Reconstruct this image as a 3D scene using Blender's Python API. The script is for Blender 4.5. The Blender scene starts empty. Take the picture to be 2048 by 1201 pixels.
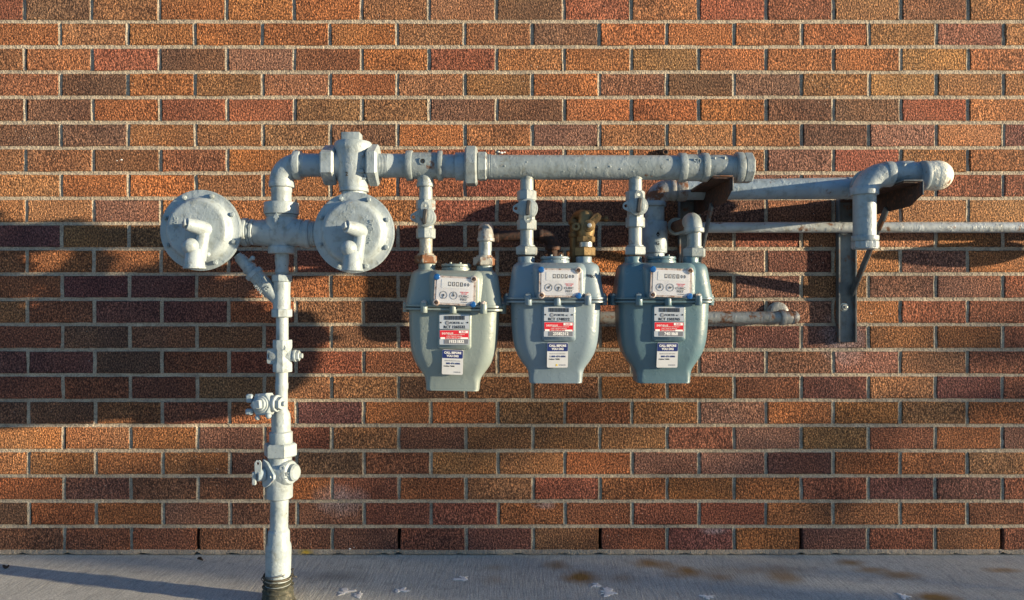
import bpy, bmesh, math, random
from mathutils import Vector, Matrix, noise
R = math.radians
random.seed(7)
sc = bpy.context.scene
C = sc.collection

# ------------------------------------------------------------------ camera
F = 1457.0; D = 2.2; CZ = 0.77               # focal length in px of a 2048 px wide frame, metres to the wall, eye height
cam = bpy.data.cameras.new('camera'); co = bpy.data.objects.new('camera', cam); C.objects.link(co)
cam.lens = F/2048*36; cam.sensor_width = 36; cam.clip_start = .02; cam.clip_end = 500
co.location = (0, -D, CZ); co.rotation_euler = (R(90), 0, 0)
sc.camera = co

# ------------------------------------------------------------------ light
SUN_AZ, SUN_EL = 14.5, 6.3                   # degrees off the wall plane (from the right) and above the horizon
w = bpy.data.worlds.new('World'); sc.world = w; w.use_nodes = True
nt = w.node_tree; bg = nt.nodes['Background']
sky = nt.nodes.new('ShaderNodeTexSky'); sky.sky_type = 'NISHITA'; sky.sun_disc = False
sdir = Vector((math.cos(R(SUN_AZ))*math.cos(R(SUN_EL)), -math.sin(R(SUN_AZ))*math.cos(R(SUN_EL)), math.sin(R(SUN_EL))))
sky.sun_elevation = R(SUN_EL); sky.sun_rotation = math.atan2(sdir.x, sdir.y)
sky.air_density = 1.0; sky.dust_density = .15; sky.ozone_density = 3.6
nt.links.new(sky.outputs[0], bg.inputs[0]); bg.inputs[1].default_value = .112
sl = bpy.data.lights.new('sun', 'SUN'); so = bpy.data.objects.new('sun', sl); C.objects.link(so)
sl.energy = 5.0; sl.angle = R(.7); sl.color = (1, .79, .51)
so.rotation_euler = sdir.to_track_quat('Z', 'Y').to_euler(); so.location = sdir*20
sc.view_settings.view_transform = 'Standard'; sc.view_settings.look = 'None'
sc.view_settings.exposure = 1.38; sc.view_settings.gamma = 1
sc.view_settings.use_curve_mapping = False

# ------------------------------------------------------------------ helpers
def P(px, py, o):
    "world point seen at pixel (px, py) of the photograph when it stands o metres in front of the wall"
    d = (D-o)/F
    return Vector(((px-1024)*d, -o, CZ+(600.5-py)*d))
def S(o): return (D-o)/F
def G(px, py):
    d = F*CZ/(py-600.5)
    return Vector(((px-1024)*d/F, -(D-d), 0))

class MB:
    def __init__(s): s.v = []; s.f = []
    def add(s, vs, fs):
        n = len(s.v); s.v += [tuple(v) for v in vs]; s.f += [tuple(i+n for i in f) for f in fs]; return s
    def rings(s, rings, cap0=True, cap1=True):
        n = len(rings[0]); vs = [v for r in rings for v in r]; fs = []
        for i in range(len(rings)-1):
            for j in range(n):
                k = (j+1) % n
                fs.append((i*n+j, i*n+k, (i+1)*n+k, (i+1)*n+j))
        if cap0: fs.append(tuple(reversed(range(n))))
        if cap1: fs.append(tuple(range((len(rings)-1)*n, len(rings)*n)))
        return s.add(vs, fs)
    def lathe(s, M, prof, seg=32, ph=0, cap0=True, cap1=True):
        return s.rings([[M @ Vector((r*math.cos(2*math.pi*(j+ph)/seg), r*math.sin(2*math.pi*(j+ph)/seg), t)) for j in range(seg)] for t, r in prof], cap0, cap1)
    def cyl(s, a, b, r, seg=32, r2=None, ch=0):
        M, L = fr(a, b); r2 = r if r2 is None else r2
        if ch: pr = [(0, r-ch), (ch*.35, r-ch*.3), (ch, r), (L-ch, r2), (L-ch*.35, r2-ch*.3), (L, r2-ch)]
        else: pr = [(0, r), (L, r2)]
        return s.lathe(M, pr, seg)
    def hexnut(s, a, b, r, ph=.5, n=6, ch=.12):
        "hexagonal nut from a to b, r across the flats / 2"
        M, L = fr(a, b); rc = r/math.cos(math.pi/n); c = min(r*ch, L*.3)
        return s.lathe(M, [(0, rc-c), (c*.8, rc), (L-c*.8, rc), (L, rc-c)], n, ph)
    def tube(s, pts, r, seg=28, cap0=True, cap1=True):
        pts = [Vector(p) for p in pts]; n = len(pts)
        if not isinstance(r, (list, tuple)): r = [r]*n
        ts = [((pts[min(i+1, n-1)]-pts[max(i-1, 0)]).normalized()) for i in range(n)]
        up = Vector((0, 0, 1)) if abs(ts[0].z) < .9 else Vector((0, 1, 0))
        u = ts[0].cross(up).normalized(); rr = []
        for i in range(n):
            u = (u-ts[i]*u.dot(ts[i])).normalized(); v = ts[i].cross(u)
            rr.append([pts[i]+(u*math.cos(2*math.pi*j/seg)+v*math.sin(2*math.pi*j/seg))*r[i] for j in range(seg)])
        return s.rings(rr, cap0, cap1)
    def ball(s, c, r, sc_=(1, 1, 1), seg=24, n=14):
        M = Matrix.Translation(c) @ Matrix.Diagonal((*sc_, 1))
        return s.lathe(M, [(-r*math.cos(math.pi*i/n), max(r*math.sin(math.pi*i/n), r*.01)) for i in range(n+1)], seg)
    def box(s, M, sx, sy, sz, bev=.0015, seg=1):
        bm = bmesh.new(); bmesh.ops.create_cube(bm, size=1)
        for v in bm.verts: v.co = Vector((v.co.x*sx, v.co.y*sy, v.co.z*sz))
        if bev: bmesh.ops.bevel(bm, geom=bm.edges[:], offset=min(bev, .45*min(sx, sy, sz)), segments=seg, profile=.5, affect='EDGES')
        bm.verts.index_update()
        if not isinstance(M, Matrix): M = Matrix.Translation(M)
        s.add([M @ v.co for v in bm.verts], [[v.index for v in f.verts] for f in bm.faces]); bm.free(); return s
    def slab(s, M, pts, t0, t1):
        "extrude a 2D outline (local x, y) from z=t0 to t1"
        return s.rings([[M @ Vector((x, y, t)) for x, y in pts] for t in (t0, t1)])
    def holed(s, M, pts, hc, hr, t0, t1, n=28):
        "plate with a round hole; the outline is star shaped about the hole"
        out = []
        for j in range(n):
            a = 2*math.pi*j/n; dx, dy = math.cos(a), math.sin(a); best = 0
            for i in range(len(pts)):
                x1, y1 = pts[i][0]-hc[0], pts[i][1]-hc[1]; x2, y2 = pts[(i+1) % len(pts)][0]-hc[0], pts[(i+1) % len(pts)][1]-hc[1]
                ex, ey = x2-x1, y2-y1; den = dx*ey-dy*ex
                if abs(den) < 1e-12: continue
                t = (x1*ey-y1*ex)/den; q = (x1*dy-y1*dx)/den
                if t > 0 and -1e-6 <= q <= 1+1e-6: best = max(best, t)
            out.append((hc[0]+dx*best, hc[1]+dy*best))
        inn = [(hc[0]+hr*math.cos(2*math.pi*j/n), hc[1]+hr*math.sin(2*math.pi*j/n)) for j in range(n)]
        V = [M @ Vector((x, y, t)) for t in (t0, t1) for x, y in out+inn]; fs = []
        for j in range(n):
            k = (j+1) % n
            fs += [(j, n+j, n+k, k), (2*n+j, 2*n+k, 3*n+k, 3*n+j), (j, k, 2*n+k, 2*n+j), (n+j, 3*n+j, 3*n+k, n+k)]
        return s.add(V, fs)

def fr(a, b):
    "frame with its origin at a and local z running to b"
    a = Vector(a); d = Vector(b)-a; L = d.length
    M = d.to_track_quat('Z', 'Y').to_matrix().to_4x4(); M.translation = a
    return M, L
def face(p, rot=0):
    "frame on a surface that looks at the street: local x right, y up, z out of the wall"
    M = Matrix(((1, 0, 0, 0), (0, 0, -1, 0), (0, 1, 0, 0), (0, 0, 0, 1)))
    return Matrix.Translation(p) @ M @ Matrix.Rotation(rot, 4, 'Z')

def obj(name, mb, mat, parent=None, smooth=38, color=None, label=None):
    me = bpy.data.meshes.new(name)
    L = Vector((0, 0, 0))
    p = parent
    while p is not None: L = L+Vector(p.location); p = p.parent
    me.from_pydata([(v[0]-L.x, v[1]-L.y, v[2]-L.z) for v in mb.v], [], mb.f)
    bm = bmesh.new(); bm.from_mesh(me); bmesh.ops.recalc_face_normals(bm, faces=bm.faces[:]); bm.to_mesh(me); bm.free()
    me.materials.append(mat)
    if smooth:
        for pl in me.polygons: pl.use_smooth = True
        me.set_sharp_from_angle(angle=R(smooth))
    o = bpy.data.objects.new(name, me); C.objects.link(o)
    if parent is not None: o.parent = parent
    if color: o.color = (*color, 1)
    if label: o['label'] = label
    return o
def thing(name, label, cat, loc=(0, 0, 0), group=None):
    o = bpy.data.objects.new(name, None); C.objects.link(o); o.location = loc; o.empty_display_size = .05
    o['label'] = label; o['category'] = cat
    if group: o['group'] = group
    return o
def tag(o, label, cat, group=None):
    o['label'] = label; o['category'] = cat
    if group: o['group'] = group
    return o
def arc(c, a, b, r, n=10):
    "quarter-turn centreline: from c + a*r to c + b*r round the inner corner"
    return [c + a*(r*(1-math.sin(t))) + b*(r*(1-math.cos(t))) for t in [math.pi/2*i/n for i in range(n+1)]]
def text(name, s, M, size, mat, parent, bold=.0, depth=.0004, sx=1, align='CENTER'):
    cu = bpy.data.curves.new('t', 'FONT'); cu.body = s; cu.size = size; cu.align_x = align; cu.align_y = 'CENTER'
    cu.extrude = depth/2; cu.offset = bold*size; cu.resolution_u = 3
    to = bpy.data.objects.new('t', cu); C.objects.link(to)
    dg = bpy.context.evaluated_depsgraph_get(); me = bpy.data.meshes.new_from_object(to.evaluated_get(dg))
    bpy.data.objects.remove(to)
    L = Vector((0, 0, 0)); p = parent
    while p is not None: L = L+Vector(p.location); p = p.parent
    me.transform(Matrix.Translation(-L) @ M @ Matrix.Diagonal((sx, 1, 1, 1)))
    me.materials.clear(); me.materials.append(mat)
    o = bpy.data.objects.new(name, me); C.objects.link(o)
    if parent is not None: o.parent = parent
    return o

# ------------------------------------------------------------------ materials
class NT:
    def __init__(s, name):
        s.m = bpy.data.materials.new(name); s.m.use_nodes = True; s.m.cycles.use_bump_map_correction = False; s.t = s.m.node_tree; s.b = s.t.nodes['Principled BSDF']
        s.pos = s.t.nodes.new('ShaderNodeNewGeometry').outputs['Position']
    def n(s, typ, ins=None, **kw):
        nd = s.t.nodes.new('ShaderNode'+typ)
        for k, v in kw.items(): setattr(nd, k, v)
        for k, v in (ins or {}).items():
            if isinstance(v, bpy.types.NodeSocket): s.t.links.new(v, nd.inputs[k])
            else: nd.inputs[k].default_value = v
        return nd
    def math(s, op, a, b=0, c=0, clamp=False): return s.n('Math', {0: a, 1: b, 2: c}, operation=op, use_clamp=clamp).outputs[0]
    def noise(s, scale, detail=3, rough=.55, vec=None, dist=0): return s.n('TexNoise', {'Vector': vec or s.pos, 'Scale': scale, 'Detail': detail, 'Roughness': rough, 'Distortion': dist}).outputs['Fac']
    def map(s, scale, vec=None, rot=(0, 0, 0)): return s.n('Mapping', {'Vector': vec or s.pos, 'Scale': scale, 'Rotation': rot}).outputs[0]
    def ramp(s, v, a, b, lo=0, hi=1): return s.n('MapRange', {'Value': v, 'From Min': a, 'From Max': b, 'To Min': lo, 'To Max': hi}, clamp=True).outputs[0]
    def mix(s, f, a, b, mode='MIX'):
        nd = s.n('Mix', data_type='RGBA', blend_type=mode)
        for k, v in ((0, f), (6, a), (7, b)):
            if isinstance(v, bpy.types.NodeSocket): s.t.links.new(v, nd.inputs[k])
            else: nd.inputs[k].default_value = v if k == 0 else (*v, 1)[:4]
        return nd.outputs[2]
    def bump(s, h, dist, strength=1, normal=None):
        d = {'Height': h, 'Distance': dist, 'Strength': strength}
        if normal: d['Normal'] = normal
        return s.n('Bump', d).outputs[0]
    def out(s, **kw):
        for k, v in kw.items():
            k = k.replace('_', ' ')
            if isinstance(v, bpy.types.NodeSocket): s.t.links.new(v, s.b.inputs[k])
            else: s.b.inputs[k].default_value = (*v, 1) if isinstance(v, tuple) and len(v) == 3 else v
        return s.m

def soft_spot(t, c, rx, ry, rz, rag=.35, nscale=30):
    "0..1 mask round a place c, with an uneven edge"
    v = t.n('VectorMath', {0: t.pos, 1: tuple(c)}, operation='SUBTRACT').outputs[0]
    v = t.n('VectorMath', {0: v, 1: (1/rx, 1/ry, 1/rz)}, operation='MULTIPLY').outputs[0]
    l = t.n('VectorMath', {0: v}, operation='LENGTH').outputs['Value']
    l = t.math('ADD', l, t.math('MULTIPLY', t.math('SUBTRACT', t.noise(nscale, 4), .5), rag*3))
    return t.ramp(l, 1.1, .25)

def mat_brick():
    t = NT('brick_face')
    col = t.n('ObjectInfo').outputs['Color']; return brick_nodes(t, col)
def brick_nodes(t, col):
    rnd = t.n('ObjectInfo').outputs['Random']
    off = t.n('VectorMath', {0: t.pos}, operation='ADD').outputs[0]
    big = t.noise(6.5, 4, .65)
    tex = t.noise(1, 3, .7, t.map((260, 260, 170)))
    grit = t.noise(330, 2, .6)
    pit = t.noise(1, 2, .5, t.map((150, 150, 60), rot=(0, .12, 0)))
    c = t.mix(t.ramp(big, .35, .68), col, t.mix(1, col, (.62, .58, .62), 'MULTIPLY'))
    c = t.mix(t.ramp(t.noise(4.0, 2), .45, .7, 0, .35), c, t.mix(1, col, (1.7, 1.35, .95), 'MULTIPLY'))
    c = t.mix(t.ramp(tex, .52, .44, 0, .92), c, t.mix(1, c, (.22, .20, .21), 'MULTIPLY'))  # dark specks: shade of the rough relief put into the colour
    c = t.mix(t.ramp(tex, .56, .66, 0, .95), c, t.mix(1, c, (2.7, 2.5, 2.2), 'MULTIPLY'))  # bright specks: sunlit sparkle of the relief, also put into the colour
    vor = t.n('TexVoronoi', {'Vector': t.pos, 'Scale': 55.0}, feature='F1').outputs['Distance']
    c = t.mix(t.math('MULTIPLY', t.ramp(vor, .075, .04), t.ramp(t.noise(6, 2), .5, .62)), c, (.62, .56, .50))
    st = t.math('MAXIMUM', soft_spot(t, P(1685, 680, 0), .07, .2, .085), soft_spot(t, P(680, 1000, 0), .09, .2, .05))
    st = t.math('MAXIMUM', st, soft_spot(t, P(1430, 1062, 0), .05, .2, .012))
    st = t.math('MAXIMUM', st, soft_spot(t, P(1090, 1012, 0), .035, .2, .012))
    c = t.mix(t.math('MULTIPLY', st, t.ramp(tex, .42, .55, .05, .38)), c, (.42, .42, .48))
    h = t.math('ADD', t.math('MULTIPLY', tex, 1.0), t.math('ADD', t.math('MULTIPLY', grit, .35), t.math('MULTIPLY', pit, .8)))
    nrm = t.bump(h, .0062, 1.0)
    return t.out(Base_Color=c, Roughness=.88, Normal=nrm, Specular_IOR_Level=.25)

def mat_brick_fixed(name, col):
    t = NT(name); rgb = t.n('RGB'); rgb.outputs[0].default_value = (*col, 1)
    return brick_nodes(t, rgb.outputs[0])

def mat_mortar():
    t = NT('mortar'); a = t.noise(14, 4); g = t.noise(260, 3, .6)
    c = t.mix(t.ramp(a, .35, .65), (.48, .415, .325), (.34, .295, .235))
    c = t.mix(t.ramp(t.noise(38, 5, .7), .5, .68, 0, .6), c, (.20, .155, .12)); c = t.mix(t.ramp(g, .38, .55, .7, 0), c, (.15, .13, .115))
    low = t.ramp(t.n('SeparateXYZ', {0: t.pos}).outputs[2], .03, .0)
    c = t.mix(t.math('MULTIPLY', low, t.ramp(t.noise(22, 4), .35, .6, .35, .9)), c, (.19, .16, .14))
    c = t.mix(soft_spot(t, P(612, 1104, 0), .025, .1, .012), c, (.45, .30, .04))
    return t.out(Base_Color=c, Roughness=.95, Normal=t.bump(t.math('ADD', g, t.math('MULTIPLY', t.noise(90, 3), 1.5)), .005, .9))

def mat_concrete():
    t = NT('concrete'); a = t.noise(2.2, 5, .6); b = t.noise(26, 4)
    warp = t.n('VectorMath', {0: t.pos, 1: t.n('VectorMath', {0: t.n('TexNoise', {'Vector': t.pos, 'Scale': 1.6}).outputs['Color'], 1: (.06, .06, 0)}, operation='MULTIPLY').outputs[0]}, operation='ADD').outputs[0]
    br = t.noise(1, 3, .6, t.n('Mapping', {'Vector': warp, 'Scale': (170, 12, 1), 'Rotation': (0, 0, R(-24))}).outputs[0])
    br2 = t.noise(1, 2, .5, t.n('Mapping', {'Vector': warp, 'Scale': (330, 30, 1), 'Rotation': (0, 0, R(-24))}).outputs[0])
    g = t.noise(420, 2)
    c = t.mix(t.ramp(a, .35, .65), (.62, .63, .58), (.50, .51, .47))
    c = t.mix(t.ramp(b, .52, .75, 0, .5), c, (.20, .20, .20))
    c = t.mix(t.ramp(br, .36, .56, .35, 0), c, (.16, .16, .16)); c = t.mix(t.ramp(t.noise(230, 3, .7), .55, .40, 0, .55), c, (.15, .155, .16))
    c = t.mix(t.ramp(g, .58, .66, 0, .6), c, (.75, .75, .72))
    dk = soft_spot(t, G(670, 1155), .10, .05, 1, .3, 12)
    c = t.mix(t.math('MULTIPLY', dk, .45), c, (.13, .12, .10))
    for (x, y, rx, ry, s_) in ((1112, 1131, .035, .022, .6), (1163, 1155, .048, .028, 1), (1244, 1157, .035, .02, .35), (1300, 1127, .045, .02, .75), (1340, 1134, .035, .02, .5), (1376, 1142, .032, .018, .8),
                           (1368, 1150, .06, .016, .4), (1442, 1155, .035, .018, .5), (1570, 1155, .045, .028, .6), (1560, 1140, .09, .02, .3), (1700, 1126, .035, .016, .7), (1745, 1141, .045, .016, .6), (1800, 1152, .05, .02, .65),
                           (1870, 1196, .06, .02, .85), (2005, 1141, .05, .012, .6), (1455, 1142, .12, .02, .2), (990, 1135, .03, .015, .25), (985, 1160, .03, .02, .25)):
        m = soft_spot(t, G(x, y), rx*1.35, ry*2.1, 1, .28, 24)
        c = t.mix(t.math('MULTIPLY', m, min(1, s_*1.15)), c, (.27, .15, .04))
    h = t.math('ADD', t.math('MULTIPLY', br, 1), t.math('ADD', t.math('MULTIPLY', br2, .5), t.math('MULTIPLY', g, .25)))
    return t.out(Base_Color=c, Roughness=.85, Normal=t.bump(h, .0022, .45))

def mat_paint(name, col, col2, rust=.0, lump=1.0, rough=.42, objcol=False, chips=0.):
    t = NT(name)
    a = t.noise(12, 4); b = t.noise(48, 4, .6); l = t.noise(75, 4, .6); f = t.noise(420, 2)
    if objcol:
        ci = t.n('ObjectInfo').outputs['Color']; c = t.mix(t.ramp(a, .35, .65, 0, .6), ci, t.mix(1, ci, (.82, .84, .86), 'MULTIPLY'))
    else: c = t.mix(t.ramp(a, .38, .62), col, col2)
    c = t.mix(t.ramp(b, .54, .70, 0, .6), c, t.mix(1, c, (.66, .60, .50), 'MULTIPLY')); c = t.mix(t.ramp(t.noise(1, 4, .6, t.map((60, 60, 14))), .55, .72, 0, .5), c, t.mix(1, c, (.62, .58, .52), 'MULTIPLY'))
    c = t.mix(t.ramp(t.noise(30, 5, .7), .66, .70, 0, .5), c, (.30, .25, .17))
    if objcol: c = t.mix(t.ramp(a, .35, .65, 0, .5), ci, t.mix(1, ci, (.86, .87, .88), 'MULTIPLY')); c = t.mix(t.ramp(t.noise(55, 5, .7), .66, .74, 0, .25), c, (.16, .14, .11))
    if chips:
        c = t.mix(t.ramp(t.noise(95, 5, .7), .70-chips*.12, .72-chips*.12, 0, .9), c, (.10, .075, .05))
    if rust:
        rm = t.ramp(t.noise(22, 5, .65), .66-rust*.3, .74-rust*.3)
        rc = t.mix(t.noise(90, 4), (.20, .075, .025), (.07, .035, .022))
        c = t.mix(rm, c, rc)
        ro = t.math('ADD', t.math('MULTIPLY', rm, .4), rough)
    else: ro = t.ramp(b, .3, .7, rough-.08, rough+.12)
    h = t.math('ADD', l, t.math('MULTIPLY', f, .12))
    h = t.math('ADD', h, t.math('MULTIPLY', t.ramp(t.noise(36, 3), .55, .62), .35))
    return t.out(Base_Color=c, Roughness=ro, Normal=t.bump(h, .0035*lump, .6), Coat_Weight=.12, Coat_Roughness=.3)

def mat_simple(name, col, rough=.5, metal=0, var=.15, nscale=40, bump=.0, bscale=200, **kw):
    t = NT(name); n = t.noise(nscale, 4)
    c = t.mix(t.ramp(n, .3, .7), tuple(x*(1-var) for x in col), tuple(min(1, x*(1+var)) for x in col))
    d = dict(Base_Color=c, Roughness=rough, Metallic=metal)
    if bump: d['Normal'] = t.bump(t.noise(bscale, 3), bump, .7)
    d.update(kw); return t.out(**d)

def mat_rust(name, a, b, c3, metal=0):
    t = NT(name); n = t.noise(25, 5, .65); n2 = t.noise(110, 4, .6)
    c = t.mix(t.ramp(n, .38, .6), a, b); c = t.mix(t.ramp(n2, .5, .66), c, c3)
    return t.out(Base_Color=c, Roughness=.8, Normal=t.bump(n2, .002, .7), Metallic=metal)

M = {}
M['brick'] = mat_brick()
M['mortar'] = mat_mortar()
M['concrete'] = mat_concrete()
M['gap'] = mat_simple('dark_gap', (.02, .018, .016), .95)
M['paint'] = mat_paint('cream_grey_paint', (.30, .36, .40), (.235, .29, .325), lump=.6, chips=.3)          # thick paint of the riser and regulators
M['paint2'] = mat_paint('grey_pipe_paint', (.26, .31, .335), (.205, .25, .27), rust=.12, lump=.55, chips=.35)
M['paint3'] = mat_paint('blue_grey_paint', (.27, .345, .41), (.22, .29, .35), rust=.05, lump=.7)
M['paint_rust'] = mat_paint('grey_paint_over_rust', (.30, .31, .29), (.22, .23, .21), rust=.68, lump=1.0)
M['meter'] = mat_paint('meter_paint', (0, 0, 0), (0, 0, 0), lump=.28, rough=.34, objcol=True)
M['grey_rust'] = mat_paint('grey_paint_part_rusted', (.30, .32, .32), (.22, .23, .23), rust=.5, lump=.8, chips=.4)
M['rust'] = mat_rust('rusty_iron', (.075, .035, .022), (.035, .022, .018), (.17, .085, .035))
M['rust_dark'] = mat_rust('dark_rusty_iron', (.045, .022, .018), (.022, .014, .013), (.10, .04, .022))
M['iron'] = mat_rust('weathered_steel', (.15, .16, .165), (.09, .085, .08), (.15, .085, .05), .2)
M['bracket_paint'] = mat_paint('worn_bracket_paint', (.12, .14, .155), (.075, .088, .098), rust=.36, lump=.5, chips=.4)
M['brass'] = mat_simple('brass', (.17, .115, .05), .5, .5, .35, 60, .001, 150)
M['brass_old'] = mat_simple('tarnished_brass', (.13, .08, .035), .5, .6, .4, 60, .001, 150)
M['tape'] = mat_rust('black_pipe_tape', (.022, .024, .020), (.045, .05, .035), (.10, .095, .07))
M['wire'] = mat_simple('wire', (.10, .09, .07), .6, .5)
M['steel'] = mat_simple('zinc_steel', (.42, .42, .40), .4, .7, .3, 120)
M['white'] = mat_simple('white_dial', (.58, .59, .62), .35, 0, .08)
M['sticker'] = mat_simple('white_sticker', (.62, .64, .66), .3, 0, .05)
M['plate'] = mat_simple('pale_blue_plate', (.43, .48, .55), .3, .1, .06)
M['red'] = mat_simple('red_print', (.62, .02, .035), .4, 0, .12)
M['navy'] = mat_simple('navy_print', (.012, .03, .16), .4, 0, .12)
M['black'] = mat_simple('black_print', (.015, .015, .018), .5); M['dial_ink'] = mat_simple('dial_ink', (.025, .025, .03), .5); M['slot_shade_grey'] = mat_simple('slot_shade_grey', (.05, .052, .055), .55, .3)
M['paler'] = mat_simple('white_print', (.85, .85, .83), .5, 0, .02)
M['grey_ink'] = mat_simple('grey_print', (.16, .17, .20), .5)
M['yellow'] = mat_simple('yellow_print', (.75, .55, .05), .5)
M['blueseal'] = mat_simple('blue_seal', (.008, .09, .30), .3, .1, .3, 300)
M['bezel'] = mat_rust('plated_bezel', (.52, .46, .43), (.45, .42, .42), (.24, .15, .11), .35)
M['dropping'] = mat_simple('white_droppings', (.80, .80, .78), .8, 0, .1, 90, .002, 120)
M['leaf'] = mat_simple('dead_leaf', (.06, .03, .015), .8)
gl = NT('clear_window')
M['glass'] = gl.out(Base_Color=(.75, .80, .88), Roughness=gl.ramp(gl.noise(60, 3), .3, .7, .08, .3), IOR=1.45, Alpha=.06)

# ------------------------------------------------------------------ the pavement
def ground():
    mb = MB(); xs = [-60, -20, -6, -3.5]+[-2+i*.1 for i in range(41)]+[3.5, 6, 20, 60]; ys = [-120, -40, -12, -4, -2.4]+[-1.5+i*.1 for i in range(16)]+[.06]
    for y in ys:
        for x in xs: mb.v.append((x, y, .0012*noise.noise(Vector((x*3, y*3, 0))) if abs(x) < 3 and -2 < y < 0 else 0))
    n = len(xs)
    for j in range(len(ys)-1):
        for i in range(n-1): mb.f.append((j*n+i, j*n+i+1, (j+1)*n+i+1, (j+1)*n+i))
    o = obj('pavement', mb, M['concrete'], smooth=60); o['kind'] = 'structure'
ground()

# ------------------------------------------------------------------ the brick wall
ROWS = ["RDBOOOBBDRBRRGBG", "OGOOOOBBDOOOOGMG", "BBRDMROROOBOOOGG", "BDOBBOBBODDDBGBG", "DDORRBBDDOOODDRG", "DDBBBDOBMBBGDMGP", "BBDBOOBRROOBMRBB",
        "GOOBOORROROMDBRR", "GGMGOOBRRRBDBGGG", "PBBBBRRRDRDRBBOB", "OOOORRRBDOMMPGMG", "OPPBOOBOBRBMBMMR", "GRPPOBDRBRBMMORR", "RDBBRDRDBBMPMBOR",
        "PPDRRRRDBBBMMMBR", "RRRBBBDBBOORPBPR", "DDOROPOOBOOMOOBO", "GBODRBDBBBRMBROM", "GBOODDRGGOMMPOOB", "OPDDOROBROOORPPR", "DOODDMRRORRROOOR", "DRRBDDRPBRPOPRBR"]
BC = {'O': (.268, .118, .056), 'G': (.285, .145, .072), 'B': (.230, .120, .066), 'D': (.150, .084, .060), 'P': (.150, .070, .062), 'R': (.215, .088, .058), 'M': (.205, .108, .084)}
s0 = D/F; PITCH = 50.5; HB, HH = .0053, .0047      # half joint heights / widths
def bed_y(r): return 43.5+PITCH*(r)                # bed joint under row r (px)
def head_x(r, j):
    p = 134.9-.045*r
    return (48+.5*r if r % 2 == 0 else 119.5+.45*(r-1))+p*(j-1)
def brick_mesh(k, wd, ht):
    rnd = random.Random(k); a, b = wd/2, ht/2; c = rnd.uniform(.0018, .0034)
    per = []
    for i in range(3): per.append((-a+2*a*i/3, -b))
    for i in range(2): per.append((a, -b+2*b*i/2))
    for i in range(3): per.append((a-2*a*i/3, b))
    for i in range(2): per.append((-a, b-2*b*i/2))
    per = [(x+rnd.uniform(-1, 1)*.0012, z+rnd.uniform(-1, 1)*.0011) for x, z in per]
    mb = MB(); rings = []
    for ins, y in ((c, 0), (0, c), (0, .055)):
        rings.append([(x*(1-ins/a), y+(0 if y else rnd.uniform(-.0004, .0004)), z*(1-ins/b)) for x, z in per])
    mb.rings(rings, True, False); return mb
wall = thing('brick_wall', 'long red and brown brick wall with pale mortar behind the gas meters', 'wall', (0, 0, 0))
WD = 134.3*s0-2*HH; HT = PITCH*s0-2*HB
variants = []
for k in range(9):
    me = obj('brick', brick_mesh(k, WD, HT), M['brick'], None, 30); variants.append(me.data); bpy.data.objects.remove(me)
cover = [(325, 385, 478, 540), (635, 385, 785, 540), (822, 545, 1000, 780), (1020, 530, 1205, 765), (1235, 530, 1430, 765), (545, 400, 585, 1110), (590, 305, 1500, 360), (1300, 365, 1700, 400)]
cells = []; stuff = {k: MB() for k in BC}
for r in range(-9, 22):
    zc = P(0, bed_y(r)-PITCH/2, 0).z
    for j in range(-9, 26):
        x0, x1 = head_x(r, j), head_x(r, j+1)
        inr = 0 <= r <= 21 and 0 <= j < 16
        code = ROWS[r][j] if inr else random.choice('OOGBBDPRRM')
        vx = max(0, min(x1, 2048)-max(x0, 0)); y1 = bed_y(r); y0 = y1-PITCH; vy = max(0, min(y1, 1201)-max(y0, 0)); area = vx*vy
        for cx0, cy0, cx1, cy1 in cover:
            area -= max(0, min(x1, cx1)-max(x0, cx0))*max(0, min(y1, cy1)-max(y0, cy0))
        cells.append((area, r, j, code, (x0+x1)/2, zc))
cells.sort(key=lambda c: -c[0])
for i, (area, r, j, code, xc, zc) in enumerate(cells):
    base = BC[code]; f = random.uniform(.86, 1.16); col = tuple(max(.01, c*f*random.uniform(.93, 1.07)) for c in base)
    X = (xc-1024)*s0; yo = random.uniform(-.0014, .0010); ry = random.uniform(-.0065, .0065); rz = random.uniform(-.004, .004)
    if i < 300:
        o = bpy.data.objects.new('brick', variants[random.randrange(9)]); C.objects.link(o); o.parent = wall
        o.location = (X, yo, zc); o.rotation_euler = (random.uniform(-.006, .006), ry, rz); o.color = (*col, 1)
    else:
        mb = brick_mesh(i, WD, HT); stuff[code].add([(v[0]+X, v[1]+yo, v[2]+zc) for v in mb.v], mb.f)
bnames = {'O': 'orange', 'G': 'tan', 'B': 'brown', 'D': 'dark', 'P': 'purple', 'R': 'red', 'M': 'mauve'}
allst = MB(); midx = []
me = bpy.data.meshes.new('brick_field'); vv = []; ff = []; mi = []
for q, k in enumerate(BC):
    n = len(vv); vv += stuff[k].v; ff += [tuple(a+n for a in f_) for f_ in stuff[k].f]; mi += [q]*len(stuff[k].f)
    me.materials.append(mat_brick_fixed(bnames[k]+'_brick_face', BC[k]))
me.from_pydata(vv, [], ff); me.polygons.foreach_set('material_index', mi)
bm = bmesh.new(); bm.from_mesh(me); bmesh.ops.recalc_face_normals(bm, faces=bm.faces[:]); bm.to_mesh(me); bm.free()
o = bpy.data.objects.new('brick_field', me); C.objects.link(o); o.parent = wall; o['kind'] = 'stuff'

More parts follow.
